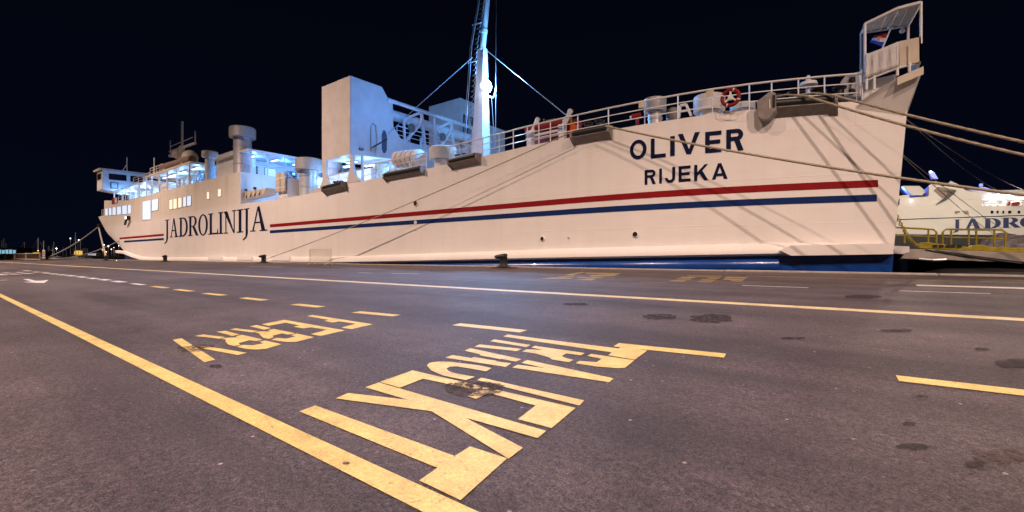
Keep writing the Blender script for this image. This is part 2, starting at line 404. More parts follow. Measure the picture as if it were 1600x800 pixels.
TR.append(zz([(25, 275), (110, 245), (835, 508), (915, 458), (1108, 520), (865, 738), (650, 635), (745, 570)], Z8))
letters('road_lettering', TR, 'yellow')
FE = []
FE.append(zz([(100, 140), (180, 120), (1125, 265), (800, 342), (635, 318), (865, 258), (600, 220), (500, 240), (365, 215), (435, 195)], Z7))
FE.append(zz([(385, 220), (860, 130)], Z6)+zz([(690, 362), (310, 448), (150, 420), (415, 352), (140, 312)], Z7)+zz([(1430, 285), (1250, 308), (1050, 270), (1180, 245), (890, 190), (530, 255)], Z6))
FE.append(zz([(135, 262), (280, 238), (580, 300), (440, 335)], Z6))
FE.append(zz([(888, 132), (965, 115), (1275, 152), (1190, 172)], Z5))
FE.append(zz([(510, 345), (640, 318), (1080, 408), (930, 440), (810, 412), (600, 462), (640, 490), (530, 525), (420, 505), (345, 440), (335, 415), (235, 390), (330, 370), (580, 370)], Z6))
FE.append(zz([(990, 445), (1120, 415), (1480, 490), (1100, 590), (900, 590), (580, 545), (690, 505), (900, 520), (1090, 475)], Z6))
FE.append(zz([(695, 162), (820, 150), (1015, 200), (915, 220)], Z5))
FE.append(zz([(390, 222), (510, 200), (825, 238), (735, 258)], Z5))
FE.append(zz([(960, 228), (1050, 205), (1335, 270), (1250, 292), (1155, 280), (1000, 320), (1030, 345), (940, 360), (860, 340), (820, 300), (825, 270), (760, 262), (850, 245), (1000, 240)], Z5))
FE.append(zz([(1285, 300), (1375, 285), (1600, 335), (1380, 400), (1250, 410), (1100, 400), (980, 370), (1060, 345), (1200, 350), (1355, 322)], Z5))
FE.append(zz([(85, 275), (210, 252), (430, 390), (680, 550), (525, 585), (320, 435), (240, 385)], Z5))
FE.append(zz([(420, 355), (560, 365), (1120, 455), (990, 485), (500, 395)], Z5))
letters('road_lettering', FE, 'yellow')
# long lane lines: constant distance from the quay
def gline(name, Y0, Y1, X0, X1, m, z=0.004):
    b = MB(); n = max(1, int((X1-X0)/8))
    for i in range(n):
        a = X0+(X1-X0)*i/n; c = X0+(X1-X0)*(i+1)/n
        b.poly([(a, Y0, gz(Y0)+z), (c, Y0, gz(Y0)+z), (c, Y1, gz(Y1)+z), (a, Y1, gz(Y1)+z)])
    return struct(b, name, m)
# yellow near line (measured outline)
a1, a2 = ground(0, 458.8), ground(745, 800); b1, b2 = ground(0, 464.2), ground(658, 800)
yn1 = (a1.y+a2.y)/2; yn0 = (b1.y+b2.y)/2
b = MB(); ex = lambda p, q, X: p+(q-p)*((X-p.x)/(q.x-p.x))
for s0, s1 in ((-60, -8), (-8, -4), (-4, 0), (0, 4)):
    up = Vector((0, 0, 0.004))
    b.poly([ex(b1, b2, s0)+up, ex(b1, b2, s1)+up, ex(a1, a2, s1)+up, ex(a1, a2, s0)+up])
struct(b, 'lane_line', 'yellow')
pw = [ground(160, 418.6), ground(760, 452.4), ground(1300, 483.3)]
yw = sum(p.y for p in pw)/3
b = MB(); p, q = ground(160, 418.4), ground(1600, 499.8)
wv = 0.15
for i in range(12):
    X0 = -130+i*13; X1 = X0+13; c0 = ex(p, q, X0); c1 = ex(p, q, X1); up = Vector((0, 0, 0.004)); w = Vector((0, wv, SLOPE*wv))
    b.poly([c0+up-w, c1+up-w, c1+up+w, c0+up+w])
struct(b, 'lane_line', 'whiteline')
def dash(x0, y0, x1, y1, w, m='yellow', sk=0.12):
    p, q = ground(x0, y0, 0.005), ground(x1, y1, 0.005); d = (q-p); d.z = 0; d.normalize(); n = Vector((-d.y, d.x, d.x*SLOPE))*w/2
    return struct(MB().poly([p-n-d*sk*0, q-n, q+n, p+n-d*sk]), 'lane_dash', m)
for x0, y0, x1, y1 in ((1402, 590.5, 1640, 618), (963, 538.5, 1133, 555.5), (713, 506.5, 818, 517.5), (556, 487.3, 620, 493), (460, 475.3, 502, 479.5),
        (379, 465.2, 414, 469), (320, 458.2, 350, 461.3), (275, 452.2, 300, 455), (239, 447.4, 261, 449.8), (207, 443, 224, 445), (178, 439, 193, 440.8),
        (157, 436.4, 170, 437.8), (140, 434.2, 151, 435.6), (122, 432, 133, 433.4), (105, 430.2, 116, 431.4), (92, 428.8, 101, 429.8), (80, 427.5, 88, 428.4), (68, 426, 76, 427),
        (52, 424.8, 60, 425.3), (38, 422.6, 46, 423.3), (-10, 427.5, 8, 429.5), (14, 428, 30, 428.6), (34, 427, 50, 427.6), (4, 426.2, 16, 426.6), (26, 425.2, 34, 425.7)):
    dash(x0, y0, x1, y1, 0.17 if x0 > 200 else 0.24, 'yellow' if x0 > 220 else 'arrow', 0.0)
dash(-10, 438.4, 12, 437.4, 0.25, 'arrow')
letters('road_arrow', [zz([(300, 470), (370, 465), (460, 488), (530, 488), (633, 478), (575, 517), (470, 517), (440, 513), (300, 506), (415, 498)], (0, 380, .12))], 'arrow')
# markings on the apron by the quay edge
for x0, y0, x1, y1, w, m in ((1165, 431.2, 1640, 442.5, .12, 'faded'), (1160, 446, 1263, 449.4, .10, 'arrow'), (1405, 454.2, 1548, 458.8, .10, 'arrow'),
        (1432, 445.6, 1640, 451.5, .42, 'arrow'), (1000, 440.6, 1042, 441.6, .1, 'faded'), (612, 427, 655, 428, .1, 'arrow'), (390, 416.2, 440, 417.2, .12, 'arrow'), (560, 426, 580, 426.6, .1, 'arrow')):
    dash(x0, y0, x1, y1, w, m, 0)
ZA = (820, 415, .2375)
AP = [zz(p, ZA) for p in ([(255, 62), (370, 42), (400, 44), (300, 63)], [(400, 46), (640, 50), (600, 58), (400, 54)], [(420, 62), (620, 55), (590, 68), (440, 72)],
      [(95, 86), (180, 78), (330, 80), (300, 86)], [(200, 74), (320, 66), (340, 70), (250, 77)], [(330, 92), (450, 82), (470, 86), (440, 98)], [(350, 74), (520, 76), (500, 82), (340, 80)])]
letters('road_lettering', AP, 'faded')
AP = [zz(p, ZA) for p in ([(945, 104), (970, 96), (1060, 98), (1050, 105)], [(990, 90), (1005, 84), (1100, 86), (1085, 92)], [(1020, 80), (1035, 74), (1130, 76), (1110, 82)],
      [(1135, 108), (1150, 103), (1240, 105), (1225, 110)], [(1150, 96), (1170, 90), (1260, 92), (1240, 99)], [(1190, 84), (1210, 77), (1290, 80), (1270, 86)],
      [(1350, 103), (1365, 96), (1440, 98), (1430, 105)], [(1300, 92), (1320, 84), (1450, 88), (1440, 94)], [(1310, 79), (1330, 73), (1465, 77), (1455, 84)], [(1060, 70), (1080, 66), (1300, 68), (1290, 72)])]
letters('road_lettering', AP, 'faded')
# stains and patches on the asphalt
def blot(cx, cy, rx, ry, m='stain', seed=0):
    rnd = random.Random(seed+int(cx)); pts = []
    for i in range(22):
        a = 2*math.pi*i/22; q = 0.82+0.3*rnd.random(); e = 0.8
        c, s_ = math.cos(a), math.sin(a)
        pts.append((cx+rx*q*math.copysign(abs(c)**e, c), cy+ry*q*math.copysign(abs(s_)**e, s_)))
    return struct(MB().poly(gpoly(pts, 0.008)), 'asphalt_stain', m)
for a in ((1113, 497.3, 35, 7), (1031, 494.6, 26, 4.2), (1347, 463.3, 29, 2.6), (1598, 567, 50, 6.5), (1426, 696.5, 26, 4.5), (1523, 724, 16, 5.5), (1441, 619, 10, 2.6),
          (1420, 662, 11, 3), (338, 572, 12, 2.6), (541, 723, 6, 2), (900, 475, 20, 2), (1400, 516, 26, 2.2), (1240, 528, 20, 2), (1535, 545, 12, 2)):
    blot(*a)
blot(741, 607, 46, 13, 'scuff', 3); blot(718, 604, 24, 7, 'scuff', 5); blot(760, 604, 28, 7, 'scuff', 9)
blot(1560, 711, 44, 11, 'scuff', 6); blot(297, 545, 22, 5, 'scuff', 4); blot(316, 541, 18, 3, 'scuff', 6)
# ================================================================== THE FERRY
FB = Vector((-50, YC, -1.6))
ferry = empty('ferry', FB, 'large white car ferry with red and blue stripes moored along the quay', 'ferry')
def depth(p): return p.x*FW[0]+p.y*FW[1]
def interp(tab, x):
    if x <= tab[0][0]: return tab[0][1]
    for (a, b), (c, d) in zip(tab, tab[1:]):
        if x <= c: return b+(d-b)*(x-a)/(c-a) if c > a else d
    return tab[-1][1]
XA = -48.44                                             # after end of the accommodation block
DT = [(p.x, p.z) for p in (hull(*q) for q in ((374, 318.8), (429, 312), (444, 309.5), (483, 303), (562, 282.5), (601, 276.5), (663, 264.5), (751, 245), (820, 229), (901, 213), (955, 203),
      (1040, 188.7), (1114, 178), (1180, 170.5), (1308, 160), (1345, 158), (1410, 168)))]
def zt(X): return 7.4 if X < XA else interp(DT, X)
def zdeck(X): return interp(DT, X)
_zs = sorted([(p.x, p.z) for p in (hull(*q, 0.25) for q in ((1220, 397.5), (1000, 401.2), (850, 403.7), (650, 408), (520, 410.5)))]+[(-76, -0.08), (-80, 0.05), (-84, 0.4), (-88, 0.9), (-94, 1.1)])
def zs(X): return interp(_zs, X)+0.16
SIL = sorted([(p.z, p.x+1.4) for p in (onY(x, y, YH+0.1) for x, y in ((153, 338), (158, 350), (168, 365), (178, 375), (187, 384), (195, 394)))])
def X0(z): return interp(SIL, z)
ROWS = [-2.6, -1.7, -0.9, 's', 1.25, 2.0, 2.7, 3.4, 4.1, 4.8, 't']
BX = [-86, -80, -74, -68, -62, -56, -52, XA-0.001, XA, -45, -42, -39, -36, -33, -30, -27, -24, -21.8, -20, -18, -16, -14, -12, -11, -10, -9, -8, -7, -6, -5, -4, -3, -2, -1, 0, 0.6, 1.0]
def hull_cols():
    cols = []
    for i in range(9, 0, -1): cols.append(('bow', i/9))
    for t in (0, 0.33, 0.66): cols.append(('mid', t))
    for X in BX: cols.append(('x', X))
    cols.append(('end', 0)); return cols
def hull_point(c, row, side):
    k, v = c
    zz_ = lambda X: (zs(X) if row == 's' else zt(X) if row == 't' else row)
    if k in ('bow', 'mid'):
        z = 7.4 if row == 't' else row
        if row == 's': z = 1.0 if k == 'bow' else zs(-92+6*v)
        x0 = X0(z)
        if k == 'bow': X = x0-9.0*math.sin(v*math.pi/2); Y = YH+9.3*(1-math.cos(v*math.pi/2))
        else: X = x0+(-86-x0)*v; Y = YH
    elif k == 'x': X = v; z = zz_(X); Y = hy(X)
    else:
        X = 1.1; z = zz_(X); X = 1.02+0.075*max(0, z+0.5); Y = hy(X)
    return Vector((X, Y if side == 0 else 2*YC-Y, z))
cols = hull_cols(); nr = len(ROWS); nc = len(cols)
mb = MB(); vs = [hull_point(c, r, s) for s in (0, 1) for c in cols for r in ROWS]
I = lambda s, c, r: (s*nc+c)*nr+r
fw, fb = [], []
for c in range(nc-1):
    for r in range(nr-1):
        (fb if r < 3 else fw).append((I(0, c, r), I(0, c+1, r), I(0, c+1, r+1), I(0, c, r+1)))
        (fb if r < 3 else fw).append((I(1, c, r+1), I(1, c+1, r+1), I(1, c+1, r), I(1, c, r)))
    fw.append((I(0, c, nr-1), I(0, c+1, nr-1), I(1, c+1, nr-1), I(1, c, nr-1)))
for r in range(nr-1): (fb if r < 3 else fw).append((I(0, nc-1, r), I(1, nc-1, r), I(1, nc-1, r+1), I(0, nc-1, r+1)))
mb.add(vs, fw, 0); mb.f += fb; mb.mi += [1]*len(fb)
mb.build('hull', ['hull', 'boot'], ferry, smooth=35)
# rubbing strake: a swept bar along the port side that climbs at the bow
XS = [-92, -91, -90, -89, -88, -87, -86, -85, -84, -83, -82, -81, -80, -78, -76, -74]+list(range(-70, -12, 3))+[-11+0.5*i for i in range(0, 22)]
mb = MB(); prof = [(0.0, 0.30), (-0.16, 0.26), (-0.30, 0.12), (-0.31, -0.12), (-0.18, -0.20), (0.02, -0.20)]
vs = []
for X in XS:
    for dy, dz in prof: vs.append((X, hy(X)+dy, zs(X)+dz))
n = len(prof); fs = []
for i in range(len(XS)-1):
    for k in range(n-1): fs.append((i*n+k, (i+1)*n+k, (i+1)*n+k+1, i*n+k+1))
fs.append(tuple(range(n))); fs.append(tuple(range((len(XS)-1)*n, len(XS)*n))[::-1])
mb.add(vs, fs); mb.build('rubbing_strake', 'hull', ferry, smooth=50)
# rounded blue fender below it
mb = MB(); xs = [-37+1.0*i for i in range(0, 26)]+[-11+0.5*i for i in range(0, 18)]
mb.tube([(X, hy(X)+0.12, zs(X)-0.62) for X in xs], 0.36, 14); mb.build('hull_fender', 'boot', ferry, smooth=60)
# pointed fender box near the stern
def hp(x, y, off): return hull(x, y, off)
mb = MB(); pts = [(1218, 391), (1236, 383.5), (1300, 382.2), (1396, 380), (1396, 397), (1300, 398.6), (1236, 399.5)]
fr = [hp(x, y, 0.42) for x, y in pts]; bk = [hp(x, y, 0.01) for x, y in pts]; n = len(pts)
mb.add(fr+bk, [(0, 1, 6), (1, 2, 5, 6), (2, 3, 4, 5)]+[(i, n+i, n+(i+1) % n, (i+1) % n) for i in range(n)]); mb.build('stern_fender', 'hull', ferry)
# stripes
def stripe(x0, x1, z0, z1, m):
    mb = MB(); X = hX(x0); E = hX(x1); n = max(2, int((E-X)/0.5)); vs = []
    for i in range(n+1):
        a = X+(E-X)*i/n; vs += [(a, hy(a)-0.012, z0), (a, hy(a)-0.012, z1)]
    mb.add(vs, [(2*i, 2*i+2, 2*i+3, 2*i+1) for i in range(n)]); mb.build('hull_stripe', m, ferry)
ZR, ZB = EYE+2.72, EYE+2.18
stripe(187, 256, ZR-.14, ZR+.14, 'red'); stripe(194, 256, ZB-.14, ZB+.13, 'blue')
stripe(422, 1372, ZR-.135, ZR+.135, 'red'); stripe(422, 1370, ZB-.13, ZB+.13, 'blue')

# ---- hull lettering: strokes laid on the hull
def arc(cx, cy, rx, ry, ix, iy, a0, a1, n=14, dx=0.0):
    q = []
    for i in range(n):
        a, b = math.radians(a0+(a1-a0)*i/n), math.radians(a0+(a1-a0)*(i+1)/n)
        q.append([(cx+rx*math.cos(a), cy+ry*math.sin(a)), (cx+rx*math.cos(b), cy+ry*math.sin(b)), (cx+dx+ix*math.cos(b), cy+iy*math.sin(b)), (cx+dx+ix*math.cos(a), cy+iy*math.sin(a))])
    return q
def sans(ch, t, a):
    """strokes in a unit box; t = stroke/height, a = width/height"""
    u = t/a
    R = lambda x0, y0, x1, y1: [(x0, y0), (x1, y0), (x1, y1), (x0, y1)]
    if ch == 'O': return arc(.5, .5, .5, .52, .5-u, .52-t, 0, 360, 32)
    if ch == 'L': return [R(0, 0, u, 1), R(u, 0, 1, t)]
    if ch == 'I': return [R(0, 0, 1, 1)]
    if ch == 'V': return [[(0, 1), (u*1.15, 1), (.5+u*.5, 0), (.5-u*.5, 0)], [(1-u*1.15, 1), (1, 1), (.5+u*.5, 0), (.5-u*.25, u*a*.3)]]
    if ch == 'A': return [[(0, 0), (u*1.1, 0), (.5+u*.45, 1), (.5-u*.5, 1)], [(1-u*1.1, 0), (1, 0), (.5+u*.5, 1), (.5-u*.2, .9)], R(.24, .2, .76, .2+t*.9)]
    if ch == 'E': return [R(0, 0, u, 1), R(u, 0, 1, t), R(u, .5-t/2, .93, .5+t/2), R(u, 1-t, 1, 1)]
    if ch in 'R':
        h = .27
        return [R(0, 0, u, 1), R(u, 1-t, .62, 1), R(u, 1-2*h, .62, 1-2*h+t)]+arc(.62, 1-h, .36, h, .36-u, h-t, -90, 90, 10)+[[(.45, 1-2*h+t*.2), (.45+u*1.1, 1-2*h+t*.4), (1.0, 0), (1.0-u*1.15, 0)]]
    if ch == 'J': return [R(1-u, .3, 1, 1)]+arc(.5, .31, .5, .33, .5-u, .33-t, 180, 360, 14)
    if ch == 'K': return [R(0, 0, u, 1), [(u, .30), (u, .30+t*1.4), (1-u*1.1, 1), (1, 1)], [(.35, .5), (.35+u, .62), (1, 0), (1-u*1.2, 0)]]
def serif(ch):
    R = lambda x0, y0, x1, y1: [(x0, y0), (x1, y0), (x1, y1), (x0, y1)]
    s = .045
    if ch == 'J': return [R(.42, -.05, .72, 1), R(.2, 1-s, .95, 1), [(.42, -.05), (.72, -.05), (.55, -.24), (.36, -.2)], [(.36, -.2), (.55, -.24), (.08, -.36), (.02, -.30)]]
    if ch == 'A': return [[(.10, 0), (.19, 0), (.50, .93), (.44, 1.0)], [(.70, 0), (.93, 0), (.56, 1.04), (.44, 1.0)], R(.26, .33, .70, .39), R(-.03, 0, .32, s), R(.58, 0, 1.05, s)]
    if ch == 'D': return [R(.12, 0, .33, 1), R(0, 0, .12, s), R(0, 1-s, .12, 1), R(.33, 0, .45, s*1.4), R(.33, 1-s*1.4, .45, 1)]+arc(.45, .5, .55, .5, .34, .43, -90, 90, 16)
    if ch == 'R': return [R(.12, 0, .33, 1), R(0, 0, .45, s), R(0, 1-s, .12, 1), R(.33, 1-s*1.4, .48, 1), R(.33, .46, .48, .46+s)]+arc(.48, .73, .40, .27, .20, .22, -90, 90, 12)+[[(.42, .48), (.64, .50), (1.05, 0), (.80, 0)]]
    if ch == 'O': return arc(.5, .5, .5, .52, .30, .46, 0, 360, 32)
    if ch == 'L': return [R(.15, 0, .38, 1), R(0, 0, .15, s), R(0, 1-s, .52, 1), R(.38, 0, 1.0, s*1.6), [(.88, s*1.6), (1.0, s*1.6), (1.02, .26), (.97, .26)]]
    if ch == 'I': return [R(.30, 0, .72, 1), R(0, 0, 1, s), R(0, 1-s, 1, 1)]
    if ch == 'N': return [R(.12, 0, .20, 1), R(0, 0, .32, s), R(.80, 0, .88, 1), R(.66, 1-s, 1, 1), [(-.02, 1), (.28, 1), (.88, -.03), (.76, 0.02)]]
def hull_text(name, chars, style, m, off=0.016):
    mb = MB(); j = 0
    for ch, x0, x1, z0, z1 in chars:
        XA_, XB = hX(x0), hX(x1); h = z1-z0; w = XB-XA_
        polys = sans(ch, style, w/h) if style else serif(ch)
        for P in polys:
            j += 1
            mb.poly([(XA_+w*u, hy(XA_+w*u)-off-0.0006*(j % 9), z0+h*v) for u, v in P])
    return mb.build(name, m, ferry)
def hz(x, y): return hull(x, y).z
zb, ztp = hz(326.5, 366.8), hz(326.5, 334.0)
hull_text('hull_lettering', [(c, 250+.15*a, 250+.15*b, zb, ztp) for c, a, b in (('J', 45, 100), ('A', 105, 188), ('D', 198, 292), ('R', 295, 397), ('O', 400, 500), ('L', 504, 606), ('I', 608, 660), ('N', 668, 795), ('I', 802, 868), ('J', 862, 938), ('A', 945, 1112))], None, 'navy')
OL = (('O', 148, 235, 228, 130), ('L', 257, 335, 222, 119), ('I', 358, 382, 212, 109), ('V', 398, 513, 203, 93), ('E', 540, 625, 195, 84), ('R', 650, 740, 186, 72))
hull_text('name_lettering', [(c, 940+.3*a, 940+.3*b, hz(940+.15*(a+b), 180+.3*y0), hz(940+.15*(a+b), 180+.3*y1)) for c, a, b, y0, y1 in OL], 0.19, 'navy')
RI = (('R', 225, 283, 360, 284), ('I', 301, 315, 355, 278), ('J', 330, 384, 350, 271), ('E', 402, 464, 346, 264), ('K', 483, 556, 341, 257), ('A', 575, 657, 333, 250))
hull_text('port_lettering', [(c, 940+.3*a, 940+.3*b, hz(940+.15*(a+b), 180+.3*y0), hz(940+.15*(a+b), 180+.3*y1)) for c, a, b, y0, y1 in RI], 0.18, 'navy')
# scuppers: short dark pipe mouths with a rim
for x, y, r in ((650, 317.5, .16), (848, 373, .10), (993, 366, .11), (889, 371, .035), (650, 359, .03)):
    p = hull(x, y); mb = MB(); Rm = Matrix.Rotation(math.radians(90), 3, 'X')
    mb.lathe((p.x, p.y-0.002, p.z), [(r*1.25, 0), (r*1.25, .05), (r, .06)], 16, 0, Rm); o = mb.build('scupper', 'hull', ferry, smooth=40)
    MB().lathe((p.x, p.y-0.055, p.z), [(r, 0), (r, .012)], 16, 0, Rm).build('scupper_mouth', 'dark', o)
mb = MB(); p = hull(649.5, 348); mb.lathe((p.x, p.y, p.z), [(.14, 0), (.14, .03)], 16, 0, Matrix.Rotation(math.radians(90), 3, 'X')); mb.build('draught_mark', 'white', ferry)

for x0, x1, y0, y1 in ((331, 352.5, 400.8, 406), (376, 400, 400.5, 406), (430, 459, 400.4, 407)):
    X0_, X1_ = hX(x0), hX(x1); z1, z0 = hull((x0+x1)/2, y0).z, hull((x0+x1)/2, y1).z
    MB().box(((X0_+X1_)/2, YH-.33, (z0+z1)/2), (X1_-X0_, .05, z1-z0)).build('paint_patch', 'freshwhite', ferry)
# ---- accommodation block (flush with the hull side)
prof = [(hX(164)-0.5, 7.4), (hX(164)-0.5, hz(164, 313)), (hX(200), hz(200, 313)), (hX(206), 8.95), (XA, 8.9), (XA, 7.4)]
MB().prism([(x, YH, z) for x, z in prof], (0, 2*(YC-YH), 0)).build('accommodation_block', 'hull', ferry)
def window(quad, m='litcool', off=0.0, fr=0.07, part='window', fm='cream', mull=0):
    """quad: pixel corners tl, tr, br, bl on the hull side"""
    P = [hull(x, y) for x, y in quad]; c = sum(P, Vector())/4
    out = [p+(p-c).normalized()*fr for p in P]
    mb = MB(); Y = Vector((0, -0.05, 0))
    for i in range(4):
        j = (i+1) % 4
        mb.add([out[i], out[j], P[j], P[i], out[i]+Y, out[j]+Y, P[j]+Y, P[i]+Y], [(4, 5, 6, 7), (0, 1, 5, 4), (3, 2, 6, 7), (0, 4, 7, 3), (1, 5, 6, 2)])
    for k in range(mull):
        t = (k+1)/(mull+1); a = P[0].lerp(P[1], t)+Y*.9; b_ = P[3].lerp(P[2], t)+Y*.9; mb.beam(a, b_, .05)
    f = mb.build(part, fm, ferry)
    MB().poly([p+Vector((0, -0.012, 0)) for p in P]).build('window_pane', m, f)
for x0, x1, t0, t1, b0, b1 in ((118, 152, 48, 44, 135, 132), (162, 198, 42, 38, 131, 128), (208, 252, 34, 30, 127, 124), (265, 318, 26, 18, 122, 118), (331, 390, 13, 6, 117, 112), (402, 440, 2, -2, 111, 107)):
    window([(150+x0*.125, 320+t0*.125), (150+x1*.125, 320+t1*.125), (150+x1*.125, 320+b1*.125), (150+x0*.125, 320+b0*.125)])
window([(223, 315), (236, 312.2), (236, 342.6), (223, 343.4)], fr=.1); window([(237.5, 312), (248, 309.6), (247, 328), (237.5, 329.6)], fr=.1)
for x0, x1, t0, t1, b0, b1 in ((100, 134, 84, 76, 182, 177), (141, 179, 74, 66, 176, 168), (191, 229, 64, 58, 165, 156), (243, 276, 54, 46, 154, 146), (284, 327, 46, 38, 146, 136)):
    window([(250+x0*.15, 300+t0*.15), (250+x1*.15, 300+t1*.15), (250+x1*.15, 300+b1*.15), (250+x0*.15, 300+b0*.15)], 'litwarm' if x0 < 240 else 'litcool')
window([(323.4, 300.2), (327.6, 299.4), (327.6, 310.6), (323.4, 311.4)], 'litwarm', fr=.05); window([(340.8, 296), (346, 295), (346, 306.4), (340.8, 307.4)], 'litwarm', fr=.05)
# curtains and people's silhouettes are not resolved; a floodlight under the forward windows
p = hull(203, 341); mb = MB(); mb.box((p.x, p.y-.25, p.z), (.7, .5, .6)); mb.beam((p.x-.2, p.y-.4, p.z-.3), (p.x-1.2, p.y-.3, p.z-.9), .25); o = mb.build('hull_floodlight', 'dark', ferry)
MB().box((p.x+.1, p.y-.52, p.z+.05), (.5, .03, .4)).build('lens', 'tube', o)

# ---- deck railing runs
def rail_run(pts, h=1.08, bars=(0.36, 0.72), base=None, name='deck_railing', r=.03, top=.042, posts=None, parent=None):
    mb = MB()
    mb.tube(pts, top, 8)
    for f in bars: mb.tube([p-Vector((0, 0, h*(1-f/1.08))) for p in pts], r*.75, 6)
    for p in (posts or pts): mb.tube([p, p-Vector((0, 0, h))], r, 6)
    return mb.build(name, 'rail', parent or ferry, smooth=60)
def on_edge(x, inb=.12):
    X = hX(x); return Vector((X, hy(X)+inb, zt(X)+1.08))
rail_run([on_edge(x) for x in (700, 728, 752, 778, 800, 822, 840, 858, 878, 901, 949, 1006)])
rail_run([on_edge(x) for x in (1006, 1058, 1112, 1170, 1205, 1247, 1288, 1338)])
rail_run([on_edge(x) for x in (566, 584, 607, 640, 664)])
rail_run([on_edge(x) for x in (1338, 1347)]+[on_edge(1347)+Vector((0.1, 2.2, 0))])
for x in (1006, 1113):
    p = on_edge(x); MB().box((p.x-.12, p.y-.03, p.z-.16), (.3, .03, .26)).build('notice_plate', 'cream', ferry)
p = hull(157, 334); rail_run([Vector((p.x+d, YH+.3, 8.45)) for d in (-.6, .6, 1.8, 3.0, 4.2)], 1.05)

# ---- fairleads: open roller boxes let into the deck edge
def fairlead(x0, x1, drop=.6, proud=.55, cheek=False):
    A, B = hX(x0), hX(x1); n = 5; rt = empty('fairlead_tmp', FB, None, None)
    bpy.data.objects.remove(rt)
    mb = MB(); P = lambda X, o, dz: Vector((X, hy(X)-o, zt(X)+dz))
    for i in range(n):
        a, b_ = A+(B-A)*i/n, A+(B-A)*(i+1)/n
        mb.add([P(a, proud, -.12), P(b_, proud, -.12), P(b_, .0, -drop), P(a, .0, -drop), P(a, proud, -.05), P(b_, proud, -.05), P(b_, -.2, -.05), P(a, -.2, -.05)],
               [(0, 3, 2, 1), (0, 1, 5, 4), (4, 5, 6, 7)])
    for X, s in ((A, -1), (B, 1)):
        pl = [P(X, proud+.06, .14), P(X, -.05, .20), P(X, -.05, -drop-.05), P(X, .02, -drop-.05), P(X, proud+.06, -.16)]
        mb.prism(pl, (s*.09, 0, 0))
    f = mb.build('fairlead', 'chock', ferry)
    mb = MB()
    mb.tube([P(A+.08, proud*.8, .05), P((A+B)/2, proud*.8, .05), P(B-.08, proud*.8, .05)], .16, 12)
    mb.build('roller', 'dark', f, smooth=50)
    return f
fairlead(511, 541, .46, .40); fairlead(605, 662, .34, .26); fairlead(708, 750, .38, .36); fairlead(899, 954, .42, .34); fairlead(1208, 1305, .44, .40)
# cheek plate of the after fairlead
mb = MB(); X = hX(1207); s_ = 17/FPX
pl = [(-.62, .35), (-.05, .85), (.22, .72), (.24, -.55), (-.05, -1.02), (-.35, -1.05), (-.58, -.75)]
mb.prism([(X+a*.78, hy(X)-.56, zt(X)+b_*.56) for a, b_ in pl], (0, .52, 0)); ck = mb.build('fairlead_cheek', 'chock', ferry, bevel=.03); MB().box((X+.12, hy(X)-.575, zt(X)+.08), (.09, .03, .48)).build('cheek_slot', 'dark', ck); MB().box((X-.02, hy(X)-.575, zt(X)+.0), (.03, .03, .36)).build('cheek_edge', 'white', ck)
def bollard_pair(x, y, Y, h=.5, w=.16, name='deck_bollard'):
    p = onY(x, y, Y); mb = MB()
    for dx in (-.32, .32):
        mb.lathe((p.x+dx, p.y, p.z-h), [(w, 0), (w, h*.75), (w*1.5, h*.85), (w*1.55, h*.98), (w*1.1, h)], 14)
    mb.box((p.x, p.y, p.z-h-.04), (1.2, .45, .08)); mb.build(name, 'dark', ferry, smooth=40)
for x, y in ((528, 283), (722, 241), (928, 190), (1226, 146), (1262, 141), (1296, 139)):
    X = hX(x); bollard_pair(x, y, hy(X)+.9)

# ---- ventilators
def vent(xc, yt, yc, yb, hc, hn, Y, m='galv', brim=.3, bands=True):
    b = onY(xc, yb, Y); k = depth(b)/FPX; z1 = onY(xc, yt, Y).z; zc = onY(xc, yc, Y).z; rc, rn = hc*k, hn*k
    f = MB().lathe((b.x, b.y, b.z-.6), [(rn*1.05, 0), (rn, .1), (rn, zc-b.z+.6)], 28).build('ventilator_shaft', m, ferry, smooth=40)
    mb = MB().lathe((b.x, b.y, zc), [(rn*.9, .04), (rc*.96, -.02), (rc, .03), (rc, (z1-zc)*.93), (rc*.93, z1-zc), (rc*.3, z1-zc+.05)], 32)
    mb.build('ventilator_cowl', m, f, smooth=40)
    if bands:
        for t in (.3, .75):
            mb = MB(); z = b.z+(zc-b.z)*t; mb.lathe((b.x, b.y, z), [(rn+.005, 0), (rn+.03, .01), (rn+.03, .07), (rn+.005, .08)], 28)
            mb.build('flange', m, f, smooth=30)
vent(379, 200, 216, 276, 18.5, 12.5, 20.8)
vent(328, 237, 246, 280, 11, 6.5, 21.0, 'cream')
vent(482.5, 249, 267, 305, 20, 13.5, 21.3)
vent(521, 251, 264, 300, 12, 9, 26, 'white')
vent(1023.5, 155, 175, 193, 17, 10.5, 21.4)
vent(692, 231, 250, 262, 21, 13, 22.0, 'cream', bands=False)
vent(597, 256, 266, 282, 10.5, 7.5, 24.5, 'cream', bands=False)
vent(1108, 151, 175, 184, 23, 15, 22.6, 'white', bands=False)
vent(1160, 163, 172, 178, 18, 12, 24.5, 'white', bands=False)
# plenum box beside the slim ventilator
a = onY(338, 243, 20.6); b_ = onY(369, 272, 20.6); MB().box(((a.x+b_.x)/2, 21.6, (a.z+b_.z)/2), (b_.x-a.x, 2.0, a.z-b_.z)).build('plenum_box', 'white', ferry, bevel=.08)
for t in (.15, .85): MB().beam((a.x+(b_.x-a.x)*t, 20.9, 8.9), (a.x+(b_.x-a.x)*t, 20.9, b_.z), .12).build('box_support', 'white', ferry)

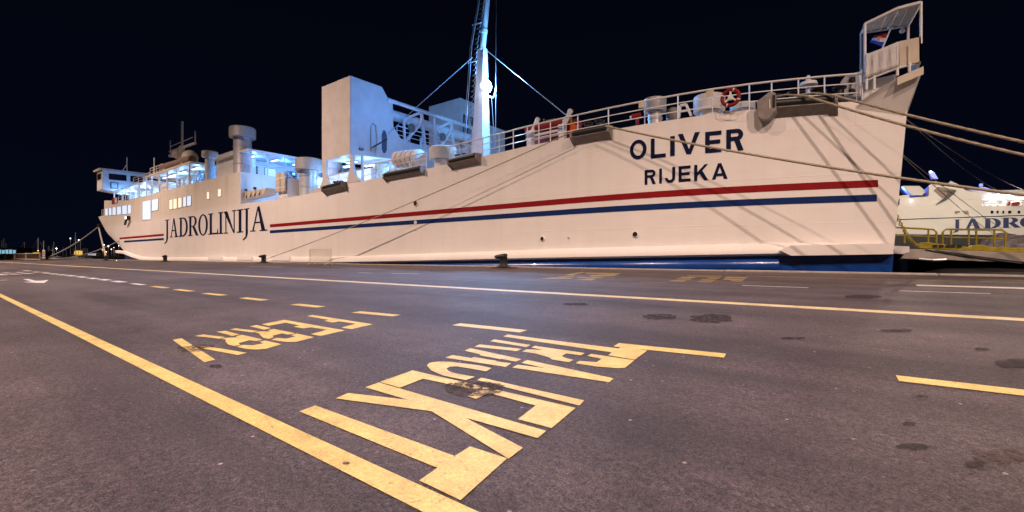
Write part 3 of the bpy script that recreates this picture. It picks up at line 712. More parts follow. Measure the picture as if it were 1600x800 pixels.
# ---- bridge deck amidships forward: glazed open deck under a roof, bridge wing, radar mast
UZ, RZ = 8.95, 11.5                                     # deck and roof height
XF, XR = onY(229, 277, 19.9).x, onY(297, 254, 19.9).x
rf = MB().box(((XF+XR)/2, YC, RZ+.12), (XR-XF+.6, 18.2, .26)).build('sun_deck_roof', 'cream', ferry, bevel=.05)
def lit_house(x0, x1, y0, y1, z0, z1, name='deckhouse', m='white'):
    return MB().box(((x0+x1)/2, (y0+y1)/2, (z0+z1)/2), (x1-x0, y1-y0, z1-z0)).build(name, m, ferry, bevel=.04)
dh = lit_house(XF+2.5, XR-5, 23.5, 34.5, UZ+.02, RZ-.02)
for X, w in ((XF+5, .9), (XF+8, 1.6), (XR-8, 1.4)):      # doors and windows of the house behind the glass
    f = MB().box((X, 23.48, UZ+1.1 if w < 1 else UZ+1.4), (w, .06, 2.0 if w < 1 else .9)).build('window', 'grey', dh)
    MB().box((X, 23.44, UZ+1.1 if w < 1 else UZ+1.4), (w-.16, .03, 1.84 if w < 1 else .74)).build('window_pane', 'glassdark' if w > 1.5 else 'litcool', f)
xs = [229, 237.5, 249, 261, 276.5, 296]
for i, x in enumerate(xs):
    X = onY(x, 270, 19.9).x; MB().box((X, 19.9, (UZ+RZ)/2), (.16, .16, RZ-UZ)).build('roof_column', 'white', ferry)
X = XR
for Y in (22.5, 26, 30): MB().box((X, Y, (UZ+RZ)/2), (.14, .14, RZ-UZ)).build('roof_column', 'white', ferry)
rail_run([Vector((XF+(XR-XF)*t/8, 19.95, UZ+1.1)) for t in range(9)])
rail_run([Vector((XR+.2, 19.95+1.6*t, UZ+1.1)) for t in range(7)], bars=(.15, .3, .45, .6, .75, .9))
for X, w in ((XF+1.0, .5), (XF+6.5, .35), (XR-9.5, .4), (XR-2.2, .5)):
    MB().box((X, 22.2, UZ+.95), (w, .5, 1.9)).build('deck_locker', 'bluelocker', ferry, bevel=.03)
for X in (XF+9, XR-6.2):
    st_ = MB().beam((X, 22.4, UZ), (X+2.6, 22.4, RZ), .07, .3).build('stair', 'bluelocker', ferry)
    MB().tube([(X-.3, 22.2, UZ+.9), (X+1.9, 22.2, RZ-.1)], .04, 6).build('stair_handrail', 'rail', st_)
    for t in range(8): MB().box((X+.15+2.5*t/8, 22.75, UZ+.15+2.4*t/8), (.28, .7, .04)).build('tread', 'bluelocker', st_)
# deck gear under the roof: white lifejacket bins, a parasol-like funnel shape is left as a round float stack
for X, Y, d in ((XR-10.5, 20.8, (3.0, .9, 1.3)), (XF+4, 21, (2.2, .9, 1.0)), (XR-4.5, 21.0, (1.4, .9, 1.0))):
    MB().box((X, Y, UZ+d[2]/2), d).build('lifejacket_bin', 'white', ferry, bevel=.05)
for X in (XF+3, XF+7, XR-11, XR-6.5, XR-2.5):
    for Y in (21.2, 26.5):
        f = MB().box((X, Y, RZ-.09), (1.5, .3, .1)).build('ceiling_light', 'white', ferry)
        MB().box((X, Y, RZ-.16), (1.4, .22, .04)).build('light_tube', 'tube', f)
for X in (XF+4, (XF+XR)/2, XR-3): lamp('deck_lamp_or_fill', (X, 21.6, RZ-.45), 260, COOLW, .12)
lamp('deck_lamp_or_fill', (XR+1.0, 24, RZ-.7), 260, COOL, .12)
# roof rails, mast and stowed raft cradle
rail_run([Vector((XF+(XR-XF)*t/12, 20.3, RZ+.25+1.1)) for t in range(5)])
p = onY(241, 250, 20.6); MB().tube([(p.x, p.y, RZ+.2), (p.x, p.y, p.z+.3)], .07, 8).build('roof_pole', 'white', ferry)
mx_ = onY(284, 245, 24.5); k = depth(mx_)/FPX
mt = MB().add([(mx_.x+a*.55*q, mx_.y+c*.5*q, z) for z, q in ((RZ, .8), (mx_.z+1.6, .55)) for a, c in ((-1, -1), (1, -1), (1, 1), (-1, 1))], [(3, 2, 1, 0), (4, 5, 6, 7), (0, 1, 5, 4), (1, 2, 6, 5), (2, 3, 7, 6), (3, 0, 4, 7)]).build('radar_mast', 'white', ferry)
zc = onY(284, 232, 24.5).z; xl, xr = onY(266, 232, 24.5).x, onY(305, 232, 24.5).x
MB().beam((xl, 24.5, zc+.2), (xr, 24.5, zc), .30, .26).build('crosstree', 'white', mt)
MB().beam((xl, 24.5, zc+1.0), (xr-1, 24.5, zc+1.0), .08).build('crosstree', 'white', mt)
for x, t in ((xl, 2.0), (xr, 1.7)): MB().tube([(x, 24.5, zc), (x, 24.5, zc+t)], .06, 6).build('aerial', 'white', mt)
MB().tube([(mx_.x+.2, 24.5, zc), (mx_.x+.2, 24.5, zc+4.0)], .16, 8).build('topmast', 'white', mt)
MB().box((xl+1.0, 24.4, zc-.5), (1.6, .4, .35)).build('radar_scanner', 'white', mt)
for x, z, r in ((278, 241, .8), (297, 246, 1.05)):
    p = onY(x, z, 24.2); MB().lathe((p.x, p.y, p.z), [(.3*r, -.9*r), (r*.9, -.5*r), (r, 0), (r*.85, .5*r), (r*.45, .88*r), (.05, r)], 18).build('radome', 'cream', mt, smooth=60)
# bridge and its port wing (a box across the ship, its windows looking aft)
XB = onY(160, 280, 19.1).x
bz0, bz1 = onX(160, 297, XB).z, onX(160, 265.5, XB).z
br = MB()
br.prism([(XB, 19.1, bz0+.15), (XB, 19.1, bz1), (XB, 38.7, bz1), (XB, 38.7, bz0+.15), (XB, 36, bz0-.15), (XB, 21.8, bz0-.15)], (-3.6, 0, 0))
br = br.build('bridge', 'white', ferry, bevel=.06)
MB().box((XB-1.8, YC, bz1+.14), (4.4, 20.4, .22)).build('bridge_roof', 'cream', br)
for y0, y1 in ((19.9, 22.2), (22.7, 24.4), (24.9, 26.5)):
    f = MB().box((XB+.02, (y0+y1)/2, bz1-.95), (.08, y1-y0+.2, 1.2)).build('bridge_window', 'white', br)
    MB().box((XB+.06, (y0+y1)/2, bz1-.95), (.03, y1-y0, 1.02)).build('window_pane', 'glassdark', f)
f = MB().box((XB-1.8, 19.08, bz1-.95), (2.8, .08, 1.2)).build('bridge_window', 'cream', br); MB().box((XB-1.8, 19.04, bz1-.95), (2.5, .03, 1.0)).build('window_pane', 'glassdark', f)
MB().box((XB+.06, 20.6, bz0+.95), (.08, 1.0, 1.0)).build('notice_frame', 'dark', br)
MB().box((XB+.11, 20.6, bz0+.95), (.03, .75, .75)).build('notice_plate', 'white', br)
MB().tube([(XB-1, 22.5, bz1+.2), (XB-1, 22.5, bz1+2.8)], .06, 6).build('aerial', 'white', br); MB().tube([(XB-1, 21.8, bz1+.2), (XB-1, 22.5, bz1+1.6)], .05, 6).build('aerial_stay', 'white', br)
# bridge deckhouse below the wing, lit
b2 = lit_house(XB-3, XF-.5, 23.0, 34.5, 9.0, bz0-.2)
for X, Y in ((XB+2.0, 20.2), (XB+7, 20.2), (XB+11, 20.2), (XB+15.5, 20.2)): MB().box((X, Y, (9+bz0)/2-.1), (.16, .16, bz0-9.2)).build('deck_column', 'white', ferry)
MB().box(((XB+2+XF)/2, 21.8, bz0-.28), (XF-XB-2, 3.4, .14)).build('walkway_deck', 'white', ferry)
rail_run([Vector((XB+2+(XF-XB-2)*t/7, 20.25, bz0+.85)) for t in range(4, 8)])
rail_run([Vector((XB+6+(XF-XB-6)*t/7, 19.85, 10.05)) for t in range(8)])
for X in (XB+1.2, XB+6, XB+13): lamp('deck_lamp_or_fill', (X, 21.5, bz0-.75), 325, COOLW, .12)
lamp('deck_lamp_or_fill', (XB+5.5, 21.5, bz0+1.2), 512, COOL, .12)
for X in (XB+1.2, XB+6, XB+13):
    f = MB().box((X, 21.5, bz0-.40), (.3, 1.5, .1)).build('ceiling_light', 'white', ferry); MB().box((X, 21.5, bz0-.47), (.22, 1.4, .04)).build('light_tube', 'tube', f)
p = hull(178, 311.5); 
MB().box((p.x+.6, YH-.03, 9.35), (3.2, .05, .9)).build('poster', 'redp', ferry); MB().box((p.x+1.4, YH-.065, 9.35), (1.2, .02, .8)).build('poster_panel', 'white', ferry)

# ---- upper gallery at the after end of the accommodation block
GZ = 11.1
MB().box((XA-4, YC-.2, GZ+.1), (8.4, 17.0, .2)).build('gallery_roof', 'white', ferry, bevel=.04)
gw = MB().box((XA-4.6, YC, (8.9+GZ)/2), (.2, 15, GZ-8.9)).build('gallery_wall', 'white', ferry)
for Y, m in ((22.6, 'glassdark'), (24.6, 'litcool'), (27, 'glassdark'), (30, 'litcool')):
    f = MB().box((XA-4.47, Y, 10.0), (.06, 1.3, 1.1)).build('window', 'grey', gw); MB().box((XA-4.43, Y, 10.0), (.03, 1.1, .9)).build('window_pane', m, f)
for Y in (20.7, 22.3, 24.1, 26.1, 28.3, 31): MB().box((XA-.15, Y, (8.92+GZ)/2), (.12, .12, GZ-8.92)).build('roof_column', 'white', ferry)
rail_run([Vector((XA-.12, 20.6+1.3*t, 8.9+1.1)) for t in range(8)], bars=(.2, .4, .6, .8))
for Y in (21.6, 24, 26.4, 29):
    f = MB().box((XA-2.2, Y, GZ-.06), (1.5, .3, .1)).build('ceiling_light', 'white', ferry); MB().box((XA-2.2, Y, GZ-.13), (1.4, .22, .04)).build('light_tube', 'tube', f)
for Y in (21.8, 25, 28.5): lamp('deck_lamp_or_fill', (XA-2.0, Y, GZ-.4), 155, COOL, .12)
# stair from the gallery
mb = MB(); mb.beam((XA+.1, 23.6, 8.9), (XA+.1, 26.6, 5.8), .08, .3); mb.build('stair_stringer', 'white', ferry)
MB().tube([(XA+.1, 22.6, 10.0), (XA+.1, 23.8, 9.95), (XA+.1, 26.6, 6.9)], .04, 6).build('stair_handrail', 'white', ferry)
# after wall of the block: the pipe trim round the recess, and the stowed gangway beneath
mb = MB(); mb.tube([(XA+.03, 19.66, 8.8), (XA+.03, 19.66, 5.75)], .09, 8); mb.build('recess_trim', 'white', ferry)
a = onY(375, 301, 20.0); b_ = onY(416, 293, 20.0); c = onY(412, 304, 20.0); d = onY(376, 312, 20.0)
gw = MB().prism([a, b_, c, d], (0, 1.1, 0)).build('stowed_gangway', 'cream', ferry, bevel=.05)
for t in (.12, .3, .48, .66, .84):
    p = a.lerp(b_, t); q = d.lerp(c, t-.06); MB().beam(p.lerp(q, .25)+Vector((0, -.02, 0)), q+Vector((0, -.06, 0)), .10, .12).build('gangway_rib', 'cream', gw)
    MB().beam(p.lerp(q, .62)+Vector((.17, -.015, 0)), q.lerp(p, .05)+Vector((.17, -.015, 0)), .12, .03).build('gangway_slot', 'dark', gw)
for t in (.25, .6): 
    p = a.lerp(b_, t); MB().box((p.x, 19.97, p.z+.12), (.22, .2, .22)).build('gangway_block', 'dark', gw)
lamp('deck_lamp_or_fill', (XA+2.0, 21.6, 8.2), 118, COOLW, .1); lamp('deck_lamp_or_fill', (XA+4.2, 24.5, 8.3), 202, COOL, .1); lamp('deck_lamp_or_fill', (XA+1.8, 22, 6.1), 46, COOL, .1)
# bulwark panels and a locker
for x0, x1 in ((431.5, 438), (439, 445.5)):
    p, q = onY(x0, 277, 19.72), onY(x1, 277, 19.72); MB().box(((p.x+q.x)/2, 19.72, (p.z+7.0)/2-.2), (q.x-p.x, .12, p.z-5.9)).build('bulwark_panel', 'cream', ferry, bevel=.03)
p = onY(446.5, 277, 19.72)
for dz in (p.z, 6.6, 5.8): MB().beam((onY(431, 277, 19.7).x, 19.7, dz), (p.x, 19.7, dz), .1).build('panel_frame', 'white', ferry)
lk = MB().box((p.x-.9, 21.2, (p.z+5.7)/2), (1.6, 2.6, p.z-5.7)).build('deck_locker', 'white', ferry, bevel=.05)
MB().tube([(p.x-.02, 20.6, 8.0), (p.x+.2, 21.0, 8.1), (p.x+.25, 21.5, 7.6), (p.x+.2, 21.9, 6.6), (p.x+.2, 22.1, 5.8)], .12, 8).build('locker_pipe', 'white', lk, smooth=60)
lamp('deck_lamp_or_fill', (XA+3.2, 23.8, 10.6), 370, COOL, .1); lamp('deck_lamp_or_fill', (-38.5, 22.6, 7.3), 172, COOL, .1); lamp('deck_lamp_or_fill', (XA-9.5, 22.3, 10.2), 185, COOL, .1)  # added cool fills in mid-air, without fittings, to tint the ventilator sides blue
# casing house on the centre line, seen through the openings
hs = lit_house(-46.5, -35.5, 25.5, 33.5, 5.6, 8.7, 'engine_casing')
for X, m in ((-44, 'litcool'), (-41, 'glassdark'), (-38, 'litcool')):
    f = MB().box((X, 25.47, 7.1), (1.0, .06, 1.5)).build('window', 'grey', hs); MB().box((X, 25.43, 7.1), (.8, .03, 1.3)).build('window_pane', m, f)
lamp('deck_lamp_or_fill', (-40, 23.2, 8.3), 235, COOLW, .1); lamp('deck_lamp_or_fill', (-36.5, 23.5, 8.0), 202, COOLW, .1); lamp('deck_lamp_or_fill', (-36, 21.2, 7.9), 71, COOLW, .1)

# ---- port casing with the opening beneath it
p = onY(547, 117.5, YH); XC = p.x; XC0 = onY(502.5, 135, YH).x
ap = [onX(x, y, XC) for x, y in ((547, 117.5), (597, 135.4), (608, 156), (614, 159.5), (615, 197), (626, 216), (640, 221), (640, 249), (612, 248.5), (547, 241))]
for q in ap: q.y = max(q.y, YH)
pc = MB().prism(ap, (XC0-XC, 0, 0)).build('funnel_casing', 'casing', ferry, bevel=.05)
r0, r1 = onX(596.5, 203, XC), onX(604, 240, XC)
yc_, hw = (r0.y+r1.y)/2, .24
mb = MB(); sl = [(XC+.012, yc_-hw*.4, r0.z), (XC+.012, yc_+hw*.4, r0.z), (XC+.012, yc_+hw, r0.z-.35), (XC+.012, yc_+hw, r1.z+.3), (XC+.012, yc_+hw*.4, r1.z), (XC+.012, yc_-hw*.4, r1.z), (XC+.012, yc_-hw, r1.z+.3), (XC+.012, yc_-hw, r0.z-.35)]
mb.prism(sl, (.02, 0, 0)); mb.build('casing_slot', mat('blue_grey_paint', (.05, .07, .11), .6), pc)
q = [onX(x, y, XC+.12) for x, y in ((583, 192), (588, 196), (590, 216), (588, 240))]; MB().tube(q, .05, 6).build('casing_pipe', 'white', pc, smooth=60)
q = [onX(583, 193, XC+.1), onX(580.5, 198, XC+.1), onX(580.5, 236, XC+.1)]; MB().tube(q, .045, 6).build('casing_pipe', 'white', pc, smooth=60)
MB().box((XC+.05, onX(564, 233, XC).y, onX(564, 233, XC).z), (.12, .35, .18)).build('junction_box', 'grey', pc)
wz = onX(577, 232, XC); MB().beam((XC+.3, wz.y, wz.z), (XC+1.0, wz.y+.9, wz.z+.75), .09).build('casing_bracket', 'dark', pc)
pl = [[(503, 237), (509, 237), (509, 272), (514.5, 289), (514.5, 297), (483.5, 302.5), (484.5, 299), (499.5, 293), (504, 280)], [(546.5, 241), (551, 242), (551.5, 262), (555.7, 275), (562.5, 282.3), (542, 288), (543, 278), (546.5, 263)]]
for P in pl: MB().prism([onY(x, y, YH-.008) for x, y in P], (0, .18, 0)).build('casing_leg', 'casing', ferry)
MB().prism([onY(x, y, YH-.005) for x, y in ((509, 237.5), (546.5, 237.5), (546.5, 241), (509, 250))], (0, .18, 0)).build('casing_edge', 'casing', ferry)
for x in (566, 552.5): 
    t = onX(x, 244, XC-.1); MB().box((XC-.1, t.y, (t.z+5.9)/2), (.14, .14, t.z-5.9)).build('casing_column', 'white', ferry)
t = onX(570, 244, XC).z
for X, Y in ((XC-1.3, 20.6), (XC-1.3, 22.2), (XC-3, 21.4)):
    f = MB().box((X, Y, t-.30), (1.2, .3, .1)).build('ceiling_light', 'white', ferry); MB().box((X, Y, t-.37), (1.1, .22, .04)).build('light_tube', 'tube', f)
lamp('deck_lamp_or_fill', (XC-.8, 21.8, t-.75), 164, COOLW, .1); lamp('deck_lamp_or_fill', (XC-2.8, 21.0, t-.8), 95, COOLW, .1); lamp('deck_lamp_or_fill', (XC-1, 25, t-.9), 202, COOLW, .1)
rail_run([Vector((XC-4+1.6*i, 20.2, 7.0)) for i in range(4)])
# house across the ship behind the gantry
bt = onX(648, 224, XC).z; bb = onX(650, 258, XC).z
h2 = lit_house(XC-4.2, XC-.05, 24.6, 36.2, bb, bt, 'transverse_house')
for Y in (27, 29.6, 32.5): MB().box((XC-.25, Y, (bb+5.8)/2), (.3, .3, bb-5.8)).build('house_column', 'white', ferry)
for Y in (27.0, 29.4): MB().box((XC+.05, Y, (bt+7.6)/2), (.22, .7, bt-7.4)).build('vertical_duct', 'white', h2)
MB().tube([(XC+.3, 26.2, 5.8), (XC+.3, 26.2, bt+.5)], .1, 8).build('vent_pipe', 'white', ferry)
rail_run([Vector((XC+.0, 23.9+1.35*t, bt+1.08)) for t in range(8)])
for Y in (26.2, 30): lamp('deck_lamp_or_fill', (XC-1.2, Y, bb-.4), 155, COOLW, .1)
# gantry from casing to casing
zt_ = 13.05
MB().tube([(XC, 22.95, zt_), (XC, 36, zt_)], .16, 10).build('gantry_beam', 'white', ferry, smooth=60)
MB().tube([(XC-.7, 23.0, 12.2), (XC-.7, 36, 12.2)], .42, 16).build('gantry_pipe', 'white', ferry, smooth=60)
for Y in (25.6, 29.2): 
    MB().beam((XC, Y+.9, zt_), (XC, Y+1.3, bt), .2).build('gantry_leg', 'white', ferry)
    MB().beam((XC, Y-1.0, zt_-1.2), (XC, Y+.9, zt_-.1), .2).build('gantry_brace', 'white', ferry)
    MB().beam((XC, Y-1.0, zt_-1.2), (XC, Y-.9, bt), .16).build('gantry_leg', 'white', ferry)
    MB().beam((XC, Y+1.0, zt_-.9), (XC, Y-.7, bt+.1), .2).build('gantry_brace', 'white', ferry)
    MB().beam((XC, Y-.9, zt_-1.25), (XC, Y+.35, bt+1.2), .18).build('gantry_brace', 'white', ferry)
    MB().lathe((XC+.1, Y-.25, zt_-1.75), [(.2, -.1), (.36, -.06), (.36, .06), (.2, .1)], 16, 0, Matrix.Rotation(math.radians(90), 3, 'Y')).build('gantry_sheave', 'grey', ferry, smooth=40)
for Y in (28.0, 33): MB().tube([(XC+.05, Y, zt_), (XC+.05, Y, bt)], .08, 8).build('gantry_post', 'white', ferry)
# starboard casing and the funnel house
sc = [Vector((q.x, 2*YC-q.y, q.z)) for q in ap[:5]]+[Vector((XC, 35.4, 8.2)), Vector((XC, 38.2, 8.2))]
MB().prism(sc, (XC0-XC, 0, 0)).build('funnel_casing', 'casing', ferry, bevel=.05)
fy = 34.0; fx1 = onY(719, 152.4, fy).x; fx0 = onY(670, 166, fy).x; fz = onY(719, 152.4, fy).z
fh = MB().box(((fx0+fx1)/2, fy+2.0, (fz+8)/2), (fx1-fx0, 4.0, fz-8)).build('funnel_house', 'casing', ferry, bevel=.05)
for y0 in (34.5, 35.6): MB().box((fx1+.02, y0+.3, fz-2.6), (.06, .7, 2.0)).build('louvre', 'dark', fh)
MB().box((fx0+2.5, fy-.02, fz-2.8), (.5, .06, .9)).build('door_plate', 'grey', fh)

# ---- king post mast with its floodlight
mb = MB(); c0 = onY(733, 243, 24); c1 = onY(752.5, 243, 24); zb_ = 5.6; zt2 = 15.25
wy = onX(768, 243, c1.x).y-24
tl, tr = onY(746, 73, 24.25), onY(755.5, 73, 24.25); wy2 = onX(761.6, 73, tr.x).y-24.25
mb.add([(c0.x, 24, zb_), (c1.x, 24, zb_), (c1.x, 24+wy, zb_), (c0.x, 24+wy, zb_), (tl.x, 24.25, zt2), (tr.x, 24.25, zt2), (tr.x, 24.25+wy2, zt2), (tl.x, 24.25+wy2, zt2)],
       [(3, 2, 1, 0), (4, 5, 6, 7), (0, 1, 5, 4), (1, 2, 6, 5), (2, 3, 7, 6), (3, 0, 4, 7)])
ms = mb.build('king_post', 'white', ferry, bevel=.04)
q0 = onY(754, 78, 24.4); q1 = onY(762, -14, 24.4); d = q1-q0
MB().tube([q0, q0+d*.5, q0+d*2.2], [.20, .21, .16], 14).build('topmast', 'white', ms, smooth=60)
zz0 = q0+d*.28; MB().tube([zz0, zz0+d.normalized()*.25], .25, 14).build('mast_collar', 'white', ms, smooth=60)
# ladder of hoops up the port side, and the two lines beside it
a = onY(733.5, 243, 23.9); b_ = onY(747, 70, 24.0); c = onY(757, 0, 24.1)
mb = MB(); pts = []
for i in range(150):
    t = i/149; P = a.lerp(b_, t/.7) if t < .7 else b_.lerp(c, (t-.7)/.3)
    pts.append(P+Vector((-.16-.16*math.sin(i*math.pi/2.5), 0, .06*math.cos(i*math.pi/2.5))))
mb.tube(pts, .022, 5); mb.build('mast_ladder', 'grey', ms, smooth=60)
for dx in (-.42, -.58):
    MB().tube([a+Vector((dx-.0, -.1, -.2)), b_+Vector((dx-.08, -.1, 0)), c+Vector((dx*.9, -.1, 0)), c+d*1.2+Vector((dx, -.1, 0))], .022, 6).build('mast_line', 'wire', ms)
for y in (95, 35): 
    t = (243-y)/173 if y > 70 else 1; P = a.lerp(b_, t) if y > 70 else b_.lerp(c, .5); MB().beam(P+Vector((0, 0, 0)), P+Vector((-.75, -.1, 0)), .05).build('ladder_bracket', 'white', ms)
lp = onX(763, 134, tr.x+.55)
fl = MB().box((lp.x-.28, lp.y, lp.z), (.35, .5, .42)).build('floodlight', 'white', ms, bevel=.03)
MB().lathe((lp.x-.10, lp.y, lp.z), [(.42, 0), (.38, .08), (.15, .18)], 18, 0, Matrix.Rotation(math.radians(90), 3, 'Y')).build('lens', 'flood', fl)
MB().lathe((lp.x-.22, lp.y-.27, lp.z), [(.19, 0), (.19, .05)], 18, 0, Matrix.Rotation(math.radians(90), 3, 'X')).build('lens', 'flood', fl)
br_ = onX(771, 152, tr.x+.3); MB().beam((tr.x, 24.6, br_.z), br_, .10).build('lamp_bracket', 'white', ms)
MB().beam(br_, onX(775, 136, tr.x+.9), .06).build('lamp_bracket', 'white', ms)
e = onX(774.5, 135, tr.x+.9); MB().tube([e, Vector((e.x, e.y, 6.2))], .02, 6).build('mast_line', 'wire', ms); MB().tube([e+Vector((0, 0, .1)), Vector((e.x+.1, e.y, 24))], .008, 5).build('mast_line', 'wire', ms)
MB().tube([onX(768, 150, tr.x+.3), onX(773, 230, c1.x)], .018, 5).build('mast_line', 'wire', ms)
lamp('mast_floodlight', (lp.x+.75, lp.y+.16, lp.z), 5600, (0.10, 0.40, 1.0), .12)
lamp('deck_lamp_or_fill', (-25.2, 22.2, 12.0), 882, COOL, .1)  # added cool fill without a fitting, for casing, gantry and king post
ms_l = bpy.data.lights.new('mast_floodlight', 'SPOT'); ms_l.energy = 8000; ms_l.color = (0.40, 0.62, 1.0); ms_l.shadow_soft_size = .12; ms_l.spot_size = math.radians(92); ms_l.spot_blend = 1.0
ms_o = bpy.data.objects.new('mast_floodlight', ms_l); COL.objects.link(ms_o); ms_o.location = (lp.x+.75, lp.y-.3, lp.z)
ms_o.rotation_euler = Vector((4, -15, -12)).to_track_quat('-Z', 'Y').to_euler()
# stays
MB().tube([onX(738, 90, tl.x), onX(648, 170, XC), onX(607, 209, XC+.1)], .03, 6).build('mast_stay', 'wire', ferry)
s0 = onX(762, 80, tr.x); s1 = onY(906, 197, 21.2); MB().tube([s0, s1], .03, 6).build('mast_stay', 'wire', ferry)

# ---- deck gear aft
# hydrant
p = onY(996, 192, 20.8); hy_ = MB().tube([(p.x, p.y, p.z-.4), (p.x, p.y, p.z+.35)], .07, 10).build('fire_hydrant', 'redp', ferry, smooth=50)
MB().tube([(p.x+.15, p.y, p.z+.35), (p.x-.25, p.y, p.z+.35)], .11, 10).build('hydrant_head', 'redp', hy_, smooth=50); MB().tube([(p.x-.25, p.y, p.z+.33), (p.x-.36, p.y, p.z+.31)], .07, 10).build('hydrant_cap', 'white', hy_, smooth=50)
# hood and A frame
p = onY(1052, 186, 22); MB().lathe((p.x, p.y, p.z-.3), [(.3, 0), (.34, .5), (.30, .75), (.12, .85)], 16).build('canvas_hood', 'grey', ferry, smooth=50)
A0, A1, A2, A3 = [onY(x, y, 21.2) for x, y in ((1060, 184), (1063, 165), (1072, 163), (1080, 181))]
mb = MB(); mb.beam(A0, A1, .1); mb.beam(A1, A2, .1); mb.beam(A2, A3, .1); mb.beam(A0.lerp(A1, .5), A2.lerp(A3, .5), .08); mb.build('cable_frame', 'white', ferry)
# mooring winch under its hood, right aft
p0, p1, p2, p3, p4 = [onY(x, y, 23.2) for x, y in ((1311, 150), (1313, 128), (1322, 116), (1345, 111), (1346, 152))]
wn_ = MB().prism([p0, p1, p2, p3, p4], (0, 1.6, 0)).build('mooring_winch', 'galv', ferry, bevel=.04)
for x, y, r in ((1332, 125, .13), (1331, 143, .12)):
    q = onY(x, y, 23.18); MB().lathe(q, [(r, 0), (r, .03)], 14, 0, Matrix.Rotation(math.radians(90), 3, 'X')).build('winch_hole', 'dark', wn_)
q = onY(1263, 134, 22.6); vh = MB().tube([(q.x, q.y, q.z-.8), (q.x, q.y, q.z)], .09, 8).build('capstan', 'white', ferry); MB().lathe(q, [(.1, -.05), (.34, 0), (.30, .14), (.1, .2), (.06, .42)], 16).build('capstan_head', 'white', vh, smooth=50)
# stern platform: flared plating carried out aft, rail, canvas screen, awning
L1, L2 = hull(1338, 170, .01), hull(1413, 181, .01)
U1, U2, U3 = onY(1347, 156, 21.45), onY(1401, 122, 21.45), onY(1443, 106, 21.6)
inn = Vector((0, 13.4, 0))
mb = MB(); P = [L1, L2, U3, U2, U1]
mb.add(P+[Vector((q.x, 2*YC-q.y, q.z)) for q in P], [(0, 1, 2), (0, 2, 3), (0, 3, 4), (1, 6, 7, 2), (2, 7, 8, 3), (3, 8, 9, 4), (4, 9, 5, 0), (0, 5, 6, 1)])
mb.build('stern_platform', 'hull', ferry)
V2, V3 = onY(1402, 121.3, 21.43), onY(1443, 104, 21.58)
MB().prism([V2, V3, V3+Vector((0, 0, -.28)), V2+Vector((0, 0, -.28))], (0, -.04, 0)).build('platform_edge', 'cream', ferry)
MB().prism([onY(x, y, 22.0) for x, y in ((1347, 130), (1352, 127), (1401, 115.5), (1401, 124), (1347, 158))], (0, .06, 0)).build('inner_bulwark', 'white', ferry)
MB().tube([onY(1352, 127, 21.6), onY(1372, 118, 21.6), onY(1404, 106, 21.6), onY(1438, 98, 21.7)], .04, 8).build('platform_rail', 'rail', ferry)
for x, y0, y1 in ((1354, 84, 140), (1366, 118, 140), (1402, 66, 118), (1421, 98, 112)): MB().tube([onY(x, y0, 21.6), onY(x, y1, 21.6)], .045, 8).build('platform_stanchion', 'rail', ferry)
scr = [(1349, 97), (1354.5, 84.5), (1366, 80), (1378, 75.5), (1391, 70), (1404, 65)]; sb = [(1350, 124), (1357, 121), (1367, 117), (1379, 113), (1391, 108.5), (1404, 104)]
mb = MB(); n = 30; vs = []
for i in range(n+1):
    t = i/n*5; j = min(int(t), 4); f_ = t-j
    for k_ in range(7):
        v = k_/6; tx = scr[j][0]+(scr[j+1][0]-scr[j][0])*f_; ty = scr[j][1]+(scr[j+1][1]-scr[j][1])*f_; bx = sb[j][0]+(sb[j+1][0]-sb[j][0])*f_; by = sb[j][1]+(sb[j+1][1]-sb[j][1])*f_
        w_ = .03*math.sin(i*.9+v*2)*math.sin(v*math.pi)+.015*math.sin(i*2.3-v*3)*math.sin(v*math.pi)
        vs.append(onY(tx+(bx-tx)*v, ty+(by-ty)*v, 21.55+w_+(.6 if i == 0 else 0)))
mb.add(vs, [(7*i+k_, 7*i+k_+1, 7*i+8+k_, 7*i+7+k_) for i in range(n) for k_ in range(6)])
o = mb.build('canvas_screen', 'canvas', ferry, smooth=80); so = o.modifiers.new('thickness', 'SOLIDIFY'); so.thickness = .012
MB().prism([onY(x, y, 21.6) for x, y in ((1405, 64.5), (1439, 57.5), (1439.5, 96), (1405.5, 104))], (0, .05, 0)).build('bulwark_plate', 'cream', ferry)
MB().prism([onY(1439, 57.5, 21.6), onY(1439.5, 96, 21.6), onY(1439.5, 96, 21.6)+inn, onY(1439, 57.5, 21.6)+inn], (-.05, 0, 0)).build('bulwark_plate', 'cream', ferry)
MB().prism([onY(1419, 70, 21.55), onY(1419, 100, 21.55), onY(1420, 100, 21.55), onY(1420, 70, 21.55)], (0, .05, 0)).build('plate_seam', 'cream', ferry)
N1, Nm, N2 = onY(1351.5, 37, 21.7), onY(1402.5, 12.5, 21.7), onY(1439, 3, 21.9); F1, F2 = onY(1345.5, 51, 24.2), onY(1419, 39.5, 24.4)
mb = MB(); Fm = F1.lerp(F2, .58)+Vector((0, 0, .05)); mb.prism([N1, Nm, N2, F2, Fm, F1], (0, 0, .05)); aw = mb.build('stern_awning', 'canvas', ferry)
for a, b_ in ((N1, Nm), (Nm, N2), (N2, F2), (F2, F1), (F1, N1), (Nm, Fm)): MB().tube([a-Vector((0, 0, .03)), b_-Vector((0, 0, .03))], .04, 8).build('awning_frame', 'rail', aw)
for t in (.2, .4, .6, .8): MB().tube([N1.lerp(N2, t)-Vector((0, 0, -.01)), F1.lerp(F2, t)-Vector((0, 0, .03))], .02, 6).build('awning_batten', 'rail', aw)
for top, y1 in ((N1, 88), (F1, 120), (N2, 58), (F2, 62)): MB().tube([top, Vector((top.x, top.y, top.z-(2.2 if top in (N1, F1) else 1.5)))], .045, 8).build('awning_post', 'rail', aw)
